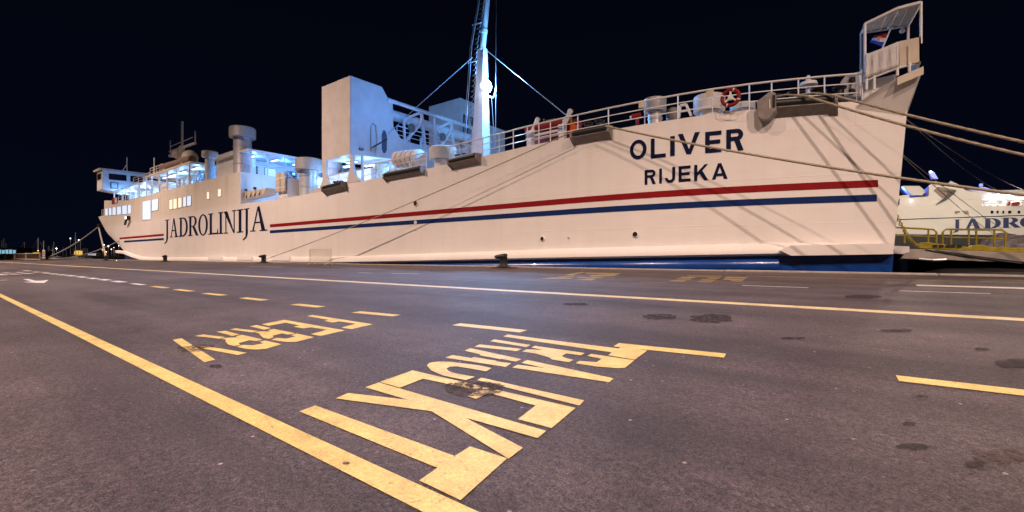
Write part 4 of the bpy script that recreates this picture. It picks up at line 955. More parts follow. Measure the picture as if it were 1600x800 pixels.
q = F2.lerp(F1, .12); MB().lathe(q-Vector((0, 0, .28)), [(.05, 0), (.09, .04), (.09, .14), (.03, .2)], 10).build('stern_lamp', 'white', aw)
# flagstaff
fp = onY(1385, 51, 22.4); MB().tube([fp+Vector((.12, 0, .1)), fp+Vector((-.42, 0, -1.4))], .028, 6).build('flagstaff', 'white', ferry); MB().lathe(fp+Vector((.12, 0, .1)), [(.02, 0), (.1, .02), (.1, .1), (.02, .12)], 10).build('staff_truck', 'white', ferry)

# ================================================================== THINGS ABOARD (hung, stowed, flown)
# life ring on the rail
c = onY(1141.5, 152.5, 20.15); r = 15*depth(c)/FPX
lr = MB(); n, m_ = 40, 10; R2 = .075
for i in range(n):
    for k in range(m_):
        A = 2*math.pi*i/n; B_ = 2*math.pi*k/m_; q = r-R2+R2*math.cos(B_)
        lr.v.append(Vector((c.x+q*math.cos(A), c.y+R2*math.sin(B_), c.z+q*math.sin(A))))
for i in range(n):
    for k in range(m_):
        lr.f.append((i*m_+k, ((i+1) % n)*m_+k, ((i+1) % n)*m_+(k+1) % m_, i*m_+(k+1) % m_)); lr.mi.append(1 if i % 10 == 7 else 0)
lr = lr.build('life_ring', ['redp', 'white'], base=c, smooth=80)
tag(lr, 'red life ring with white bands hung on the stern railing', 'life ring')
mb = MB()
for a in (90, 215, 325): mb.beam(c, (c.x+(r-.1)*math.cos(math.radians(a)), c.y, c.z+(r-.1)*math.sin(math.radians(a))), .07)
mb.lathe((c.x, c.y, c.z), [(.10, -.06), (.10, .06)], 12, 0, Matrix.Rotation(math.radians(90), 3, 'X')); mb.build('ring_holder', 'white', lr)
mb = MB(); mb.tube([(c.x-.35, c.y-.06, c.z-.3), (c.x-.3, c.y-.08, c.z-r-.12), (c.x, c.y-.08, c.z-r-.2), (c.x+.35, c.y-.08, c.z-r-.12), (c.x+.4, c.y-.06, c.z-.3)], .02, 6); mb.build('grab_line', 'ropegrey', lr)
# life raft canister in its cradle (big one beside the gantry)
def raft(p, q, rad, label, m='cream', group=None, cradle=True, white_end=True):
    p, q = Vector(p), Vector(q); L = (q-p).length; d = (q-p).normalized()
    Rm = Vector((0, 0, 1)).rotation_difference(d).to_matrix(); base = (p+q)/2-Vector((0, 0, rad+.15))
    t = empty('life_raft', base, label, 'life raft', group)
    MB().lathe(p, [(rad*.35, -.08), (rad*.8, -.02), (rad, .10), (rad, L*.5-.03), (rad*1.05, L*.5-.02), (rad*1.05, L*.5+.02), (rad, L*.5+.03), (rad, L-.1)], 24, 0, Rm).build('canister', m, t, smooth=40)
    MB().lathe(q-d*.1, [(rad*1.0, 0), (rad*.97, .1), (rad*.75, .2), (rad*.35, .24)], 24, 0, Rm).build('end_cap', 'white' if white_end else m, t, smooth=40)
    for u in (.2, .42, .62, .82): MB().lathe(p+d*L*u, [(rad+.012, -.03), (rad+.02, 0), (rad+.012, .03)], 24, 0, Rm).build('strap', 'grey', t)
    if cradle:
        for u in (.2, .8):
            c = p+d*L*u; mb = MB(); mb.beam(c+Vector((-.1, -.45, -rad-.25)), c+Vector((0, -rad*.8, -rad*.3)), .08); mb.beam(c+Vector((-.1, .45, -rad-.25)), c+Vector((0, rad*.8, -rad*.3)), .08); mb.beam(c+Vector((-.1, -.5, -rad-.2)), c+Vector((-.1, .5, -rad-.2)), .08); mb.build('cradle', 'white', t)
    return t
raft(onY(620, 250, 20.9), onY(657, 247, 21.0), .60, 'beige life raft canister with a white end cap beside the deck edge under the gantry')
raft(Vector((XF+4.0, 20.6, RZ+1.0)), Vector((XR-2.5, 20.9, RZ+1.0)), .48, 'long dark brown wrapped life raft canister on the roof below the radar mast', 'browncanvas', white_end=False)
# rescue boat and its davits (davits belong to the ship)
a, b_ = onY(836, 211, 21.6), onY(893, 198, 21.5)
def davit(x0, y0, x1, y1, x2, y2):
    p = onY(x0, y0, 20.3); q = onY(x1, y1, 20.5); r_ = onY(x2, y2, 20.7)
    d_ = MB().beam(Vector((p.x, p.y, p.z-.25)), Vector((p.x, p.y, q.z)), .34, .30).build('davit', 'white', ferry, bevel=.03)
    MB().beam(q, r_, .17, .24).build('davit_arm', 'galv', d_, bevel=.02)
    MB().lathe(r_, [(.13, -.07), (.13, .07)], 12, 0, Matrix.Rotation(math.radians(90), 3, 'X')).build('davit_sheave', 'white', d_, smooth=40)
    for t in (.25, .55, .85): MB().box(p.lerp(Vector((p.x, p.y, q.z)), t)+Vector((.05, -.16, 0)), (.46, .08, .08)).build('davit_bracket', 'white', d_)
    return r_
davit(829, 222, 832, 206, 840, 187); davit(879, 212, 881, 196, 891, 174)
for dy in (200.5, 206.5):
    MB().beam(onY(834, dy+11.5, 20.35), onY(880, dy+1.5, 20.35), .10).build('davit_rail', 'white', ferry)
bx0, bx1 = a.x+.05, b_.x+.35; bzc = (a.z+b_.z)/2-.16; ym = 21.5
rb = empty('rescue_boat', ((bx0+bx1)/2, ym, bzc-.55), 'small dark red rescue boat stowed between two white davits behind the railing', 'rescue boat')
mb = MB(); prof = []; n = 14; vs = []
for i in range(n+1):
    t = i/n; X = bx0+(bx1-bx0)*t; w = .85*math.sqrt(max(0, 1-max(0, (t-.55)/.45)**2.2))+.02; zk = bzc-.5+.25*max(0, (t-.6)/.4)**2
    for a_ in range(9):
        th = math.pi*a_/8; vs.append((X, ym-w*math.cos(th), bzc+.15-(bzc+.15-zk)*math.sin(th)**.7))
mb.add(vs, [(9*i+k, 9*i+k+1, 9*i+10+k, 9*i+9+k) for i in range(n) for k in range(8)]+[tuple(range(9))]); mb.build('boat_hull', 'redp', rb, smooth=50)
for s_ in (-1, 1):
    pts = [Vector((bx0+(bx1-bx0)*t, ym+s_*.8*math.sqrt(max(0.02, 1-max(0, (t-.55)/.45)**2.2)), bzc+.2+.18*max(0, t-.5))) for t in [i/12 for i in range(13)]]
    MB().tube(pts, .22, 12).build('sponson', 'redp', rb, smooth=60)
MB().box(((bx0+bx1)/2-.2, ym, bzc+.45), (.7, .5, .6)).build('console', 'grey', rb, bevel=.05)
mb = MB(); X = (bx0+bx1)/2-.5
mb.tube([(X, ym-.4, bzc+.2), (X, ym-.4, bzc+.75), (X, ym+.4, bzc+.75), (X, ym+.4, bzc+.2)], .04, 8); mb.build('roll_bar', 'grey', rb)
p, q = onY(890, 195, 20.9), onY(899, 211, 20.9)
ob = MB().box(((p.x+q.x)/2, 21.1, (p.z+q.z)/2), (q.x-p.x, .5, p.z-q.z)).build('survival_bag', 'orange', base=((p.x+q.x)/2, 21.1, q.z), bevel=.08)
tag(ob, 'bright orange bag hung beside the aft davit of the rescue boat', 'bag')
MB().tube([onY(891.5, 180, 20.9), onY(892, 188, 20.9), onY(893, 195, 20.95)], .05, 6).build('lashing', 'yellowp', ob)
# flag on the staff: three bands with a chequered shield
fm = bpy.data.materials.new('flag_cloth'); fm.use_nodes = True; N = fm.node_tree.nodes; L = fm.node_tree.links
uv = N.new('ShaderNodeUVMap'); sp = N.new('ShaderNodeSeparateXYZ'); L.new(uv.outputs[0], sp.inputs[0])
ramp = N.new('ShaderNodeValToRGB'); ramp.color_ramp.interpolation = 'CONSTANT'; e = ramp.color_ramp.elements
e[0].position = 0; e[0].color = (.02, .06, .5, 1); e[1].position = .34; e[1].color = (.8, .8, .8, 1); x_ = e.new(.67); x_.color = (.6, .01, .015, 1)
L.new(sp.outputs[1], ramp.inputs[0])
ch = N.new('ShaderNodeTexChecker'); ch.inputs['Scale'].default_value = 1; ch.inputs[1].default_value = (.6, .01, .015, 1); ch.inputs[2].default_value = (.8, .8, .8, 1)
mpn = N.new('ShaderNodeMapping'); mpn.inputs['Scale'].default_value = (20, 13, 1); L.new(uv.outputs[0], mpn.inputs[0]); L.new(mpn.outputs[0], ch.inputs[0])
def mth(op, a, b): 
    q = N.new('ShaderNodeMath'); q.operation = op
    for i, v in enumerate((a, b)):
        if isinstance(v, (int, float)): q.inputs[i].default_value = v
        else: L.new(v, q.inputs[i])
    return q.outputs[0]
dx = mth('LESS_THAN', mth('ABSOLUTE', mth('SUBTRACT', sp.outputs[0], .5), 0), .12); dy = mth('LESS_THAN', mth('ABSOLUTE', mth('SUBTRACT', sp.outputs[1], .55), 0), .23)
mx = N.new('ShaderNodeMix'); mx.data_type = 'RGBA'; L.new(mth('MULTIPLY', dx, dy), mx.inputs[0]); L.new(ramp.outputs[0], mx.inputs[6]); L.new(ch.outputs[0], mx.inputs[7])
L.new(mx.outputs[2], N['Principled BSDF'].inputs['Base Color']); N['Principled BSDF'].inputs['Roughness'].default_value = .8
M['flag'] = fm
H0, H1 = onY(1385, 52.5, 22.4), onY(1381, 73.5, 22.4); G0, G1 = onY(1366.5, 54.5, 22.6), onY(1359, 66.5, 22.6)
n1, n2 = 18, 10; vs = []; uvs = []
for i in range(n1+1):
    for j in range(n2+1):
        u, v = i/n1, j/n2; p = H1.lerp(H0, v).lerp(G1.lerp(G0, v), u); p.y += .10*math.sin(u*7+v*1.5)*u; p.z += .03*math.sin(u*6.3+1)*u
        vs.append(p); uvs.append((u, v))
mb = MB(); mb.add(vs, [(i*(n2+1)+j, (i+1)*(n2+1)+j, (i+1)*(n2+1)+j+1, i*(n2+1)+j+1) for i in range(n1) for j in range(n2)])
fl = mb.build('flag', 'flag', base=H0, smooth=80); ul = fl.data.uv_layers.new(name='UVMap')
for lp_ in fl.data.loops: ul.data[lp_.index].uv = uvs[lp_.vertex_index]
tag(fl, 'red white and blue flag with chequered shield flying under the stern awning', 'flag')
so = fl.modifiers.new('thickness', 'SOLIDIFY'); so.thickness = .004

# ================================================================== QUAY: bollards, barrier, ropes
def make_bollard(label):
    t = empty('quay_bollard', (0, 0, 0), label, 'bollard', 'black mooring bollards along the quay edge')
    MB().lathe((0, 0, 0), [(.36, 0), (.36, .07), (.22, .11), (.19, .20), (.18, .42), (.20, .50)], 24).build('post', 'dark', t, smooth=40)
    mb = MB(); vs = []; n = 20                          # hooded head that leans out to one side
    for z, r, dx in ((.46, .19, 0), (.50, .27, -.06), (.58, .31, -.10), (.66, .27, -.06), (.71, .16, .02), (.73, .03, .04)):
        for k in range(n):
            A = 2*math.pi*k/n; c = math.cos(A); vs.append((dx+r*c*(1.35 if c < 0 else .9), r*.8*math.sin(A), z+(.02 if c < 0 else 0)*c))
    fs = [(i*n+k, i*n+(k+1) % n, (i+1)*n+(k+1) % n, (i+1)*n+k) for i in range(5) for k in range(n)]+[tuple(range(n))[::-1], tuple(range(5*n, 6*n))]
    mb.add(vs, fs); mb.build('head', 'dark', t, smooth=50)
    MB().box((0.05, 0, .025), (1.15, .62, .05)).build('base_plate', 'dark', t, bevel=.015)
    for k in range(6):
        a = k*math.pi/3+.3; MB().lathe((.30*math.cos(a), .27*math.sin(a), .07), [(.035, -.02), (.035, .025), (.02, .03)], 6).build('bolt', 'grey', t)
    return t
B0 = make_bollard('black hooded bollard standing in front of the blue hull, nearest of the row')
BO = {}
for i, (x, y, lab) in enumerate(((787, 418.8, None), (412, 411.2, 'black hooded bollard with a taut rope beside the mesh barrier'), (258, 409, 'small black bollard in front of the first letter of the hull lettering'),
        (166, 407.4, 'far bollard under the bow, holding the steep pale rope'), (74, 406, 'farthest bollard beside the white notice board'))):
    o = B0 if i == 0 else dup(B0); p = ground(x, y); Y = min(p.y, DQ-.75); p = onY(x, 404.5, Y); o.location = (p.x, Y, gz(Y)); o.rotation_euler = (0, 0, math.radians(18 if i < 2 else 5))
    s_ = 1.0; o.scale = (s_, s_, s_); BO[x] = Vector((p.x, Y, gz(Y)+.3))
    if lab: o['label'] = lab
oR = dup(B0); oR.location = (11.5, 18.2, 0); oR['label'] = 'bollard past the stern that holds the thick hemp ropes'; BO['r'] = Vector((11.5, 18.2, .32))
# crowd barrier
p, q = ground(484, 412.4), ground(517, 413.2); Y = min(p.y, 17.6); p = onY(484, 400, Y); q = onY(517, 400, Y-.35)
bt_ = empty('crowd_barrier', ((p.x+q.x)/2, Y, gz(Y)), 'pale steel crowd barrier standing on the quay before the white hull', 'barrier')
u = (q-p); u.z = 0; Lb = u.length; u.normalize(); z0 = gz(Y)
P = lambda t, z: Vector((p.x+u.x*Lb*t, p.y+u.y*Lb*t, z0+z))
MB().tube([P(0, .18), P(0, 1.08), P(.02, 1.12), P(.98, 1.12), P(1, 1.08), P(1, .18), P(0, .18)], .026, 8).build('frame', 'gal', bt_, smooth=50)
for i in range(1, 18): MB().tube([P(i/18, .18), P(i/18, 1.12)], .015, 6).build('bar', 'gal', bt_)
for t in (.1, .9):
    mb = MB(); nrm = Vector((-u.y, u.x, 0)); c = P(t, 0); mb.tube([c+nrm*.3+Vector((0, 0, .02)), c+nrm*.12+Vector((0, 0, .10)), c+Vector((0, 0, .18)), c-nrm*.12+Vector((0, 0, .10)), c-nrm*.3+Vector((0, 0, .02))], .022, 6); mb.build('foot', 'gal', bt_)
# ropes
def rope(name, p, q, sag, r, m, label, group=None, lobes=0, n=40, pitch=.05, nn=8, mid=None):
    p, q = Vector(p), Vector(q); pts = []
    for i in range(n+1):
        t = i/n; v = p.lerp(q, t); v.z -= 4*sag*t*(1-t); pts.append(v)
    if mid: pts = [Vector(v) for v in mid]+pts
    mb = MB(); mb.tube(pts, r, nn, lobes=lobes, pitch=pitch)
    o = mb.build(name, m, base=tuple(q), smooth=70); tag(o, label, 'rope', group or 'mooring ropes of the white ferry'); return o
cf = lambda x, dz=.08, o=.52: Vector((hX(x), hy(hX(x))-o, zt(hX(x))+dz))
rope('mooring_rope', cf(900, .05, .58), BO[412]+Vector((.15, 0, 0)), .25, .028, 'rope', 'thin brown rope running down the white hull to the bollard by the barrier')
r3 = rope('mooring_rope', cf(955, .04, .6), BO['r'], .42, .045, 'rope', 'brown spring rope crossing the ship name on the hull', lobes=3, n=150, pitch=.16, nn=12)
st = hull(1290, 152, .75)
st.z = zt(st.x)+.14
for (x0, dz, ez, sg, lab) in ((1304, .10, .12, .32, 'upper of two thick twisted hemp ropes led aft from the stern'), (1262, .16, -.02, .50, 'lower of two thick twisted hemp ropes led aft from the stern')):
    X = hX(x0); a = Vector((X, hy(X)-.62, zt(X)+dz)); X2 = hX(x0)-1.3; b_ = Vector((X2, hy(X2)+.2, zt(X2)+.45))
    rope('hemp_rope', a, BO['r']+Vector((0, .1, ez)), sg, .046, 'rope', lab, lobes=3, n=420, pitch=.16, nn=12, mid=[b_, a.lerp(b_, .5)+Vector((0, -.12, .06))])
bow = onY(158, 354, 20.2)
rope('bow_rope', bow+Vector((0, -.3, 0)), BO[74]+Vector((0, 0, .1)), .5, .10, 'ropegrey', 'thick grey rope slanting from the bow to the farthest bollard')
rope('bow_rope', bow+Vector((.6, -.4, -.3)), BO[166]+Vector((0, 0, .15)), .15, .11, 'ropegrey', 'steep pale rope from the bow down to the bollard below it')
rope('bow_rope', onY(186, 376, YH-.1), BO[74]+Vector((1.5, 0, -.1)), .8, .06, 'ropegrey', 'thin pale rope low under the bow running off towards the marina')
MB().box(bow+Vector((.4, -.1, .15)), (1.4, .8, .5)).build('bow_fairlead', 'dark', ferry, bevel=.05)
# pairs of thin lines from the stern to the neighbouring berth
for (a, b_, sg, lab) in ((onY(1412, 184, 25), onD(1604, 298, 62), .4, 'upper pale wire of the higher pair slanting down behind the stern'), (onY(1411, 181, 25.4), onD(1600, 304, 62), 1.2, 'lower pale wire of the higher pair slanting down behind the stern'),
        (onY(1407, 239, 25.5), onD(1640, 400, 60), .5, 'upper pale wire of the lower pair in front of the second ship'), (onY(1407, 241, 26), onD(1610, 392, 60), .9, 'lower pale wire of the lower pair in front of the second ship')):
    rope('mooring_wire', a, b_, sg, .016, 'wire', lab, 'thin wires led aft from the stern')

# ================================================================== STERN RAMP, PONTOON, YELLOW RAILINGS
XS0 = onY(1408, 400, 22.6).x; PY = 22.6
rp = empty('loading_ramp', (XS0+6, 26, -.4), 'pale concrete loading ramp reaching from the stern to the right edge', 'ramp')
pf = [onY(x, y, PY) for x, y in ((1406.5, 404.5), (1420, 389), (1449, 389.6), (1600, 395))]; xe = 40
mb = MB(); mb.prism([pf[0], pf[1], pf[2], pf[3], Vector((xe, PY, .7)), Vector((xe, PY, .12)), onY(1600, 411, PY), onY(1480, 406.5, PY)], (0, 8.5, 0)); mb.build('ramp_deck', 'concrete', rp, bevel=.02)
MB().prism([onY(x, y, PY-.02) for x, y in ((1396, 384), (1421, 385), (1421, 394), (1410, 397), (1396, 396))], (0, 6, 0)).build('ramp_flap', 'white', rp)
pts = [onY(1418, 385, PY+1), onY(1449, 391, PY-.02), onY(1600, 407, PY-.03)]
MB().tube([onY(1446, 390, PY-.02), onY(1500, 399, PY-.03), onY(1598, 412, PY-.03)], .018, 6).build('ramp_cable', 'dark', rp); MB().tube([onY(1462, 391, PY-.02), onY(1520, 399.5, PY-.03), onY(1610, 411, PY-.03)], .018, 6).build('ramp_cable', 'dark', rp)
pn = empty('black_pontoon', (12, 23.2, -1.6), 'long black rubber fender pontoon floating below the ramp', 'pontoon')
ends = [(XS0+.55, .55), (XS0+.7, .7), (XS0+1.2, .85), (XS0+2.5, .9), (30, .9)]
MB().tube([(x, 23.0, -.72) for x, r in ends], [r for x, r in ends], 24).build('pontoon_body', 'black', pn, smooth=60)
MB().tube([(XS0+1.2, 22.35, -.1), (XS0+4.0, 22.2, .02), (30, 22.2, .0)], .10, 10).build('pontoon_rope', 'black', pn, smooth=60)
MB().tube([onY(1437, 404.5, 22.4), onY(1458, 406.5, 22.3), onY(1478, 405.5, 22.4)], .05, 8).build('mooring_eye', 'wire', pn)
# yellow railings on the ramp, each its own frame
def yrail(xl, xr, y0l, y0r, y1l, y1r, posts, Y, lab):
    a, b_, c, d = onY(xl, y0l, Y), onY(xr, y0r, Y), onY(xl, y1l, Y), onY(xr, y1r, Y)
    t = empty('yellow_railing', (a+b_)/2-Vector((0, 0, (a.z-c.z))), lab, 'railing', 'yellow railings on the loading ramp')
    MB().tube([c, a-Vector((0, 0, .12)), a+Vector((.10, 0, 0)), b_-Vector((.10, 0, 0)), b_-Vector((0, 0, .12)), d], .04, 8).build('rail', 'yellowp', t, smooth=60)
    MB().tube([a.lerp(c, .5), b_.lerp(d, .5)], .028, 8).build('mid_rail', 'yellowp', t)
    for u in posts: MB().tube([a.lerp(b_, u), c.lerp(d, u)], .035, 8).build('post', 'yellowp', t)
    return t
yrail(1388, 1463, 355, 358.5, 379, 381, (.35, .84), 27.0, 'left yellow tube railing half hidden by the stern')
yrail(1473, 1571, 358.5, 359, 382, 387, (.14, .43, .55, .83), 27.5, 'right yellow tube railing with six posts on the ramp')
kb = empty('ramp_kerb_beam', (8, 26, .7), 'worn yellow kerb beam along the ramp edge below the railings', 'kerb beam')
P = [onY(x, y, 25.0) for x, y in ((1434, 383), (1438, 379), (1452, 378), (1458, 380), (1515, 386), (1522, 383), (1536, 382), (1546, 386), (1610, 388), (1610, 395.5), (1520, 392), (1436, 388))]
MB().prism(P, (0, .6, 0)).build('beam', 'yellowp', kb, bevel=.02)
for x in (1461, 1471, 1481, 1489, 1499): p = onY(x, 384.5, 24.98); MB().box(p, (.13, .05, .1)).build('beam_slot', 'dark', kb)
# chain from the stern
P0, P1 = onY(1399, 332, 24.5), onY(1432, 383, 24.8); ch_ = empty('ramp_chain', P1, 'yellow chain hanging from the stern to the ramp', 'chain')
nl = 22; mb = MB()
for i in range(nl):
    t0, t1 = i/nl, (i+1.25)/nl
    f_ = lambda t: P0.lerp(P1, t)-Vector((0, 0, 4*.18*t*(1-t)))
    a, b_ = f_(t0), f_(t1); d = (b_-a).normalized(); s_ = d.cross(Vector((0, 1, 0))).normalized() if i % 2 else Vector((0, 1, 0)); h_ = (b_-a).length/2; c = (a+b_)/2
    mb.tube([c+d*(h_*math.cos(k*math.pi/5))+s_*(.055*math.sin(k*math.pi/5)) for k in range(11)], .022, 6)
ob = mb.build('chain_links', 'yellowp', ch_); ob['kind'] = 'stuff'
# nets heaped on the far side of the ramp
mb = MB(); rnd = random.Random(4); n1, n2 = 60, 14; vs = []
for i in range(n1+1):
    for j in range(n2+1):
        u, v = i/n1, j/n2; X = 4.2+u*14; Y = 34+v*3; h = 1.55*math.sin(math.pi*v)**.6*(.55+.45*math.sin(u*9+1)*math.sin(u*4.1))+.22*rnd.random()*math.sin(math.pi*v)
        vs.append((X+.15*rnd.random(), Y+.15*rnd.random(), .5+max(0, h)*min(1, u*8)))
mb.add(vs, [(i*(n2+1)+j, (i+1)*(n2+1)+j, (i+1)*(n2+1)+j+1, i*(n2+1)+j+1) for i in range(n1) for j in range(n2)])
nt_ = mb.build('heaped_nets', mat('pale_netting', (.55, .54, .56), .8, noise=.6, nscale=6), base=(11, 35.5, .3)); tag(nt_, 'pale heap of nets lying on the ramp behind the yellow railing', 'net heap')
mb = MB(); mb.box((22, 35, -.5), (40, 12, 2.0)); pr = mb.build('ferry_pier', 'dark', base=(22, 35, -1.5)); tag(pr, 'low dark concrete pier beyond the loading ramp', 'pier')

# ================================================================== SECOND FERRY at the next berth, parallel to the quay
Y2 = 150.0
M['ship2'] = mat('second_ship_paint', (0.74, 0.70, 0.64), 0.5, noise=.12, nscale=.3)
M['ship2d'] = mat('ship_grey_panel', (0.22, 0.16, 0.13), 0.5)
f2 = empty('second_ferry', (onY(1520, 370, Y2).x, Y2+9, -1.6), 'second large white ferry lit with blue lamps behind the stern', 'ferry')
q2 = lambda x, y, d=0.0: onY(x, y, Y2+d)
ZT = q2(1500, 316).z; zB = q2(1500, 366).z
MB().prism([q2(1375, 329), q2(1375, 321), q2(1405, 321), q2(1406, 310), q2(1450, 307), q2(1452, 296), q2(1534, 300), q2(1534, 322), q2(1760, 318), q2(1760, 368), q2(1405, 366), q2(1385, 364)], (0, 18, 0)).build('hull', 'ship2', f2)
MB().prism([q2(1384, 364.2), q2(1405, 366.2), q2(1760, 368.2), Vector((q2(1760, 400).x, Y2, -2)), Vector((q2(1390, 400).x, Y2, -2))], (0, 18, 0)).build('lower_hull', 'black', f2)
# raked funnel housing with an emblem
MB().prism([q2(1452, 312, -.3), q2(1451, 290, -.3), q2(1463, 282, -.3), q2(1472, 291, -.3), q2(1479, 290, -.3), q2(1485.5, 282.5, -.3), q2(1497, 288, -.3), q2(1510, 298, -.3), q2(1534, 303, -.3), q2(1534, 312, -.3)], (0, 16, 0)).build('funnel_house', 'ship2', f2)
em = MB().prism([q2(1458.5, 298, -.35), q2(1465, 292, -.35), q2(1480, 294, -.35), q2(1494, 297, -.35), q2(1488, 303, -.35), q2(1472, 310, -.35)], (0, -.1, 0)).build('emblem', 'ship2d', f2)
MB().prism([q2(1468, 298.2, -.5), q2(1494.5, 297.2, -.5), q2(1491, 303, -.5), q2(1478, 313, -.5), q2(1461, 321, -.5), q2(1472, 312, -.5), q2(1481, 303, -.5), q2(1479, 300, -.5)], (0, -.1, 0)).build('emblem_stroke', 'dark', em)
MB().prism([q2(1492, 330, -.02), q2(1494, 329.6, -.02), q2(1500, 329.8, -.02), q2(1500, 332, -.02), q2(1492, 335, -.02)], (0, -.08, 0)).build('hull_mark', 'ship2d', f2); MB().prism([q2(1502, 330, -.02), q2(1512, 329, -.02), q2(1514.5, 334.5, -.02), q2(1508, 335, -.02), q2(1505, 331.5, -.02)], (0, -.08, 0)).build('hull_mark', 'ship2d', f2)
# blue line along the hull and the lettering
MB().prism([q2(1395, 344, -.01), q2(1395, 342.8, -.01), q2(1760, 330.5, -.01), q2(1760, 332, -.01)], (0, -.08, 0)).build('hull_stripe', 'navy', f2)
mb = MB()
zb2, zt2_ = q2(1540, 357).z, q2(1540, 341.3).z
for ch, x0, x1 in (('J', 1490, 1500), ('A', 1508, 1532), ('D', 1538, 1562), ('R', 1566, 1592), ('O', 1595, 1622), ('L', 1626, 1644)):
    A, B = q2(x0, 350).x, q2(x1, 350).x
    for j, Pp in enumerate(serif(ch)):
        for sh in (-.16, .0, .16): mb.poly([(A+(B-A)*u+sh, Y2-.05-.004*j-.03*(sh+.2), zb2+(zt2_-zb2)*v) for u, v in Pp])
mb.build('hull_lettering', mat('second_ship_letter', (.01, .02, .12), .6), f2)
# raised wheelhouse / blue-lit blocks
MB().prism([q2(1409.5, 290.5, 2), q2(1436.5, 290.5, 2), q2(1447.5, 299.5, 2), q2(1441, 305, 2), q2(1424, 305, 2)], (0, 10, 0)).build('bridge_front', 'ship2', f2)
MB().prism([q2(1404, 312, 1), q2(1404, 306, 1), q2(1420, 304, 1), q2(1422, 312, 1)], (0, 10, 0)).build('forward_block', 'ship2', f2)
mb_ = MB().prism([q2(1456, 279, 6), q2(1452, 270, 6), q2(1459, 268, 6), q2(1466, 279, 6)], (0, 2, 0)).build('radar_mast', 'ship2', f2)
MB().prism([q2(1508, 297, 3), q2(1525, 295, 3), q2(1534, 292, 3), q2(1544, 294, 3), q2(1556, 297.5, 3), q2(1760, 292, 3), q2(1760, 298, 3), q2(1556, 301, 3), q2(1534, 301, 3)], (0, 12, 0)).build('upper_deck', 'ship2', f2)
MB().prism([q2(1532, 291, 5), q2(1536, 291, 5), q2(1536, 287, 5), q2(1532, 287, 5)], (0, 1.5, 0)).build('ventilator', 'ship2', f2)
# open decks: recess with decks, posts, windows, lamps
rc = MB().prism([q2(1527, 300, -.2), q2(1760, 300, -.2), q2(1760, 303, -.2), q2(1530, 303, -.2)], (0, 6, 0)).build('deck_edge', 'ship2', f2)
MB().prism([q2(1534, 312.5, -.2), q2(1760, 311, -.2), q2(1760, 312.5, -.2), q2(1534.5, 314, -.2)], (0, 6, 0)).build('deck_edge', 'ship2', f2)
for x in range(1536, 1700, 12): MB().prism([q2(x, 303, -.15), q2(x+.8, 303, -.15), q2(x+.8, 322, -.15), q2(x, 322, -.15)], (0, .3, 0)).build('deck_post', 'ship2', f2)
MB().prism([q2(1534, 302, 5.5), q2(1760, 300, 5.5), q2(1760, 322, 5.5), q2(1534, 322, 5.5)], (0, .3, 0)).build('deck_wall', 'ship2', f2)
for x0, x1 in ((1548, 1552), (1557, 1560), (1566, 1569), (1575, 1580), (1590, 1594)):
    MB().prism([q2(x0, 329.5, -.02), q2(x1, 329.2, -.02), q2(x1, 333.5, -.02), q2(x0, 333.8, -.02)], (0, -.12, 0)).build('window', 'navy', f2)
for x0, x1 in ((1580, 1591), (1573, 1577)):
    MB().prism([q2(x0, 316.5, -.3), q2(x1, 315.5, -.3), q2(x1, 321, -.3), q2(x0, 321.5, -.3)], (0, -1.2, 0)).build('lifebuoy_box', 'redp', f2)
for x, y in ((1454, 268.5), (1423.5, 313.5), (1545, 305), (1560, 305), (1580, 304), (1552, 315), (1570, 315), (1590, 314.5)):
    MB().lathe(q2(x, y, -.6), [(.05, -.3), (.28, -.15), (.28, .15), (.05, .3)], 10).build('deck_lantern', 'tube', f2)
BLUE = (0.05, 0.12, 1.0)
for x, y, pw, c, d in ((1406, 298, 6000, BLUE, 4), (1437, 284, 3600, BLUE, 5), (1518, 291, 5000, BLUE, 5), (1461, 271, 1200, BLUE, 4), (1548, 308, 2600, (.7, .82, 1), 2.5), (1575, 308, 2600, (.9, .9, 1), 2.5), (1610, 307, 2600, (.7, .82, 1), 2.5), (1549, 318, 2000, (.9, .9, 1), 3), (1585, 318, 2000, (1, .9, .8), 3), (1545, 289, 900, BLUE, 2)):
    lamp('second_ship_lamp', q2(x, y, d), pw*(.22 if c == BLUE else .09), c, .3)
lamp('pier_lamp', (q2(1440, 300).x-4, Y2-26, 16), 17000, (1.0, .80, .62), .4); lamp('pier_lamp', (q2(1560, 300).x, Y2-30, 14), 17000, (1.0, .84, .68), .4)

# ================================================================== LEFT: fence, kiosk, marina
def fpt(x, Y): return onY(x, 400, Y).x
fx0, fx1 = fpt(-14, 12.2), fpt(63, 12.2)
fe = empty('boundary_fence', ((fx0+fx1)/2, 12.2, gz(12.2)), 'low brown slatted fence at the far left end of the quay', 'fence')
zf = gz(12.2)
for i in range(6):
    X = fx0+(fx1-fx0)*i/5; MB().box((X, 12.2, zf+.62), (.22, .22, 1.3)).build('post', 'cream', fe)
for z, h in ((.18, .14), (1.12, .12)): MB().box(((fx0+fx1)/2, 12.2, zf+z), (fx1-fx0, .08, h)).build('rail', 'cream', fe)
wood = mat('dark_brown_wood', (.12, .06, .035), .7, noise=.3, nscale=4)
n = int((fx1-fx0)/.45); mb = MB()
for i in range(n): mb.box((fx0+.3+i*.45, 12.26, zf+.65), (.2, .03, .86))
o = mb.build('slats', wood, fe); o['kind'] = 'stuff'
a = onY(68.5, 400, 14); sg = empty('notice_board', (a.x, 14, gz(14)), 'small white notice board with red lines at the end of the fence', 'sign')
zb3 = gz(14)
MB().box((a.x, 14, zb3+1.0), (2.6, .06, 1.5)).build('board', 'white', sg)
for dx in (-1.1, 1.1): MB().box((a.x+dx, 14.06, zb3+.5), (.08, .06, 1.0)).build('leg', 'grey', sg)
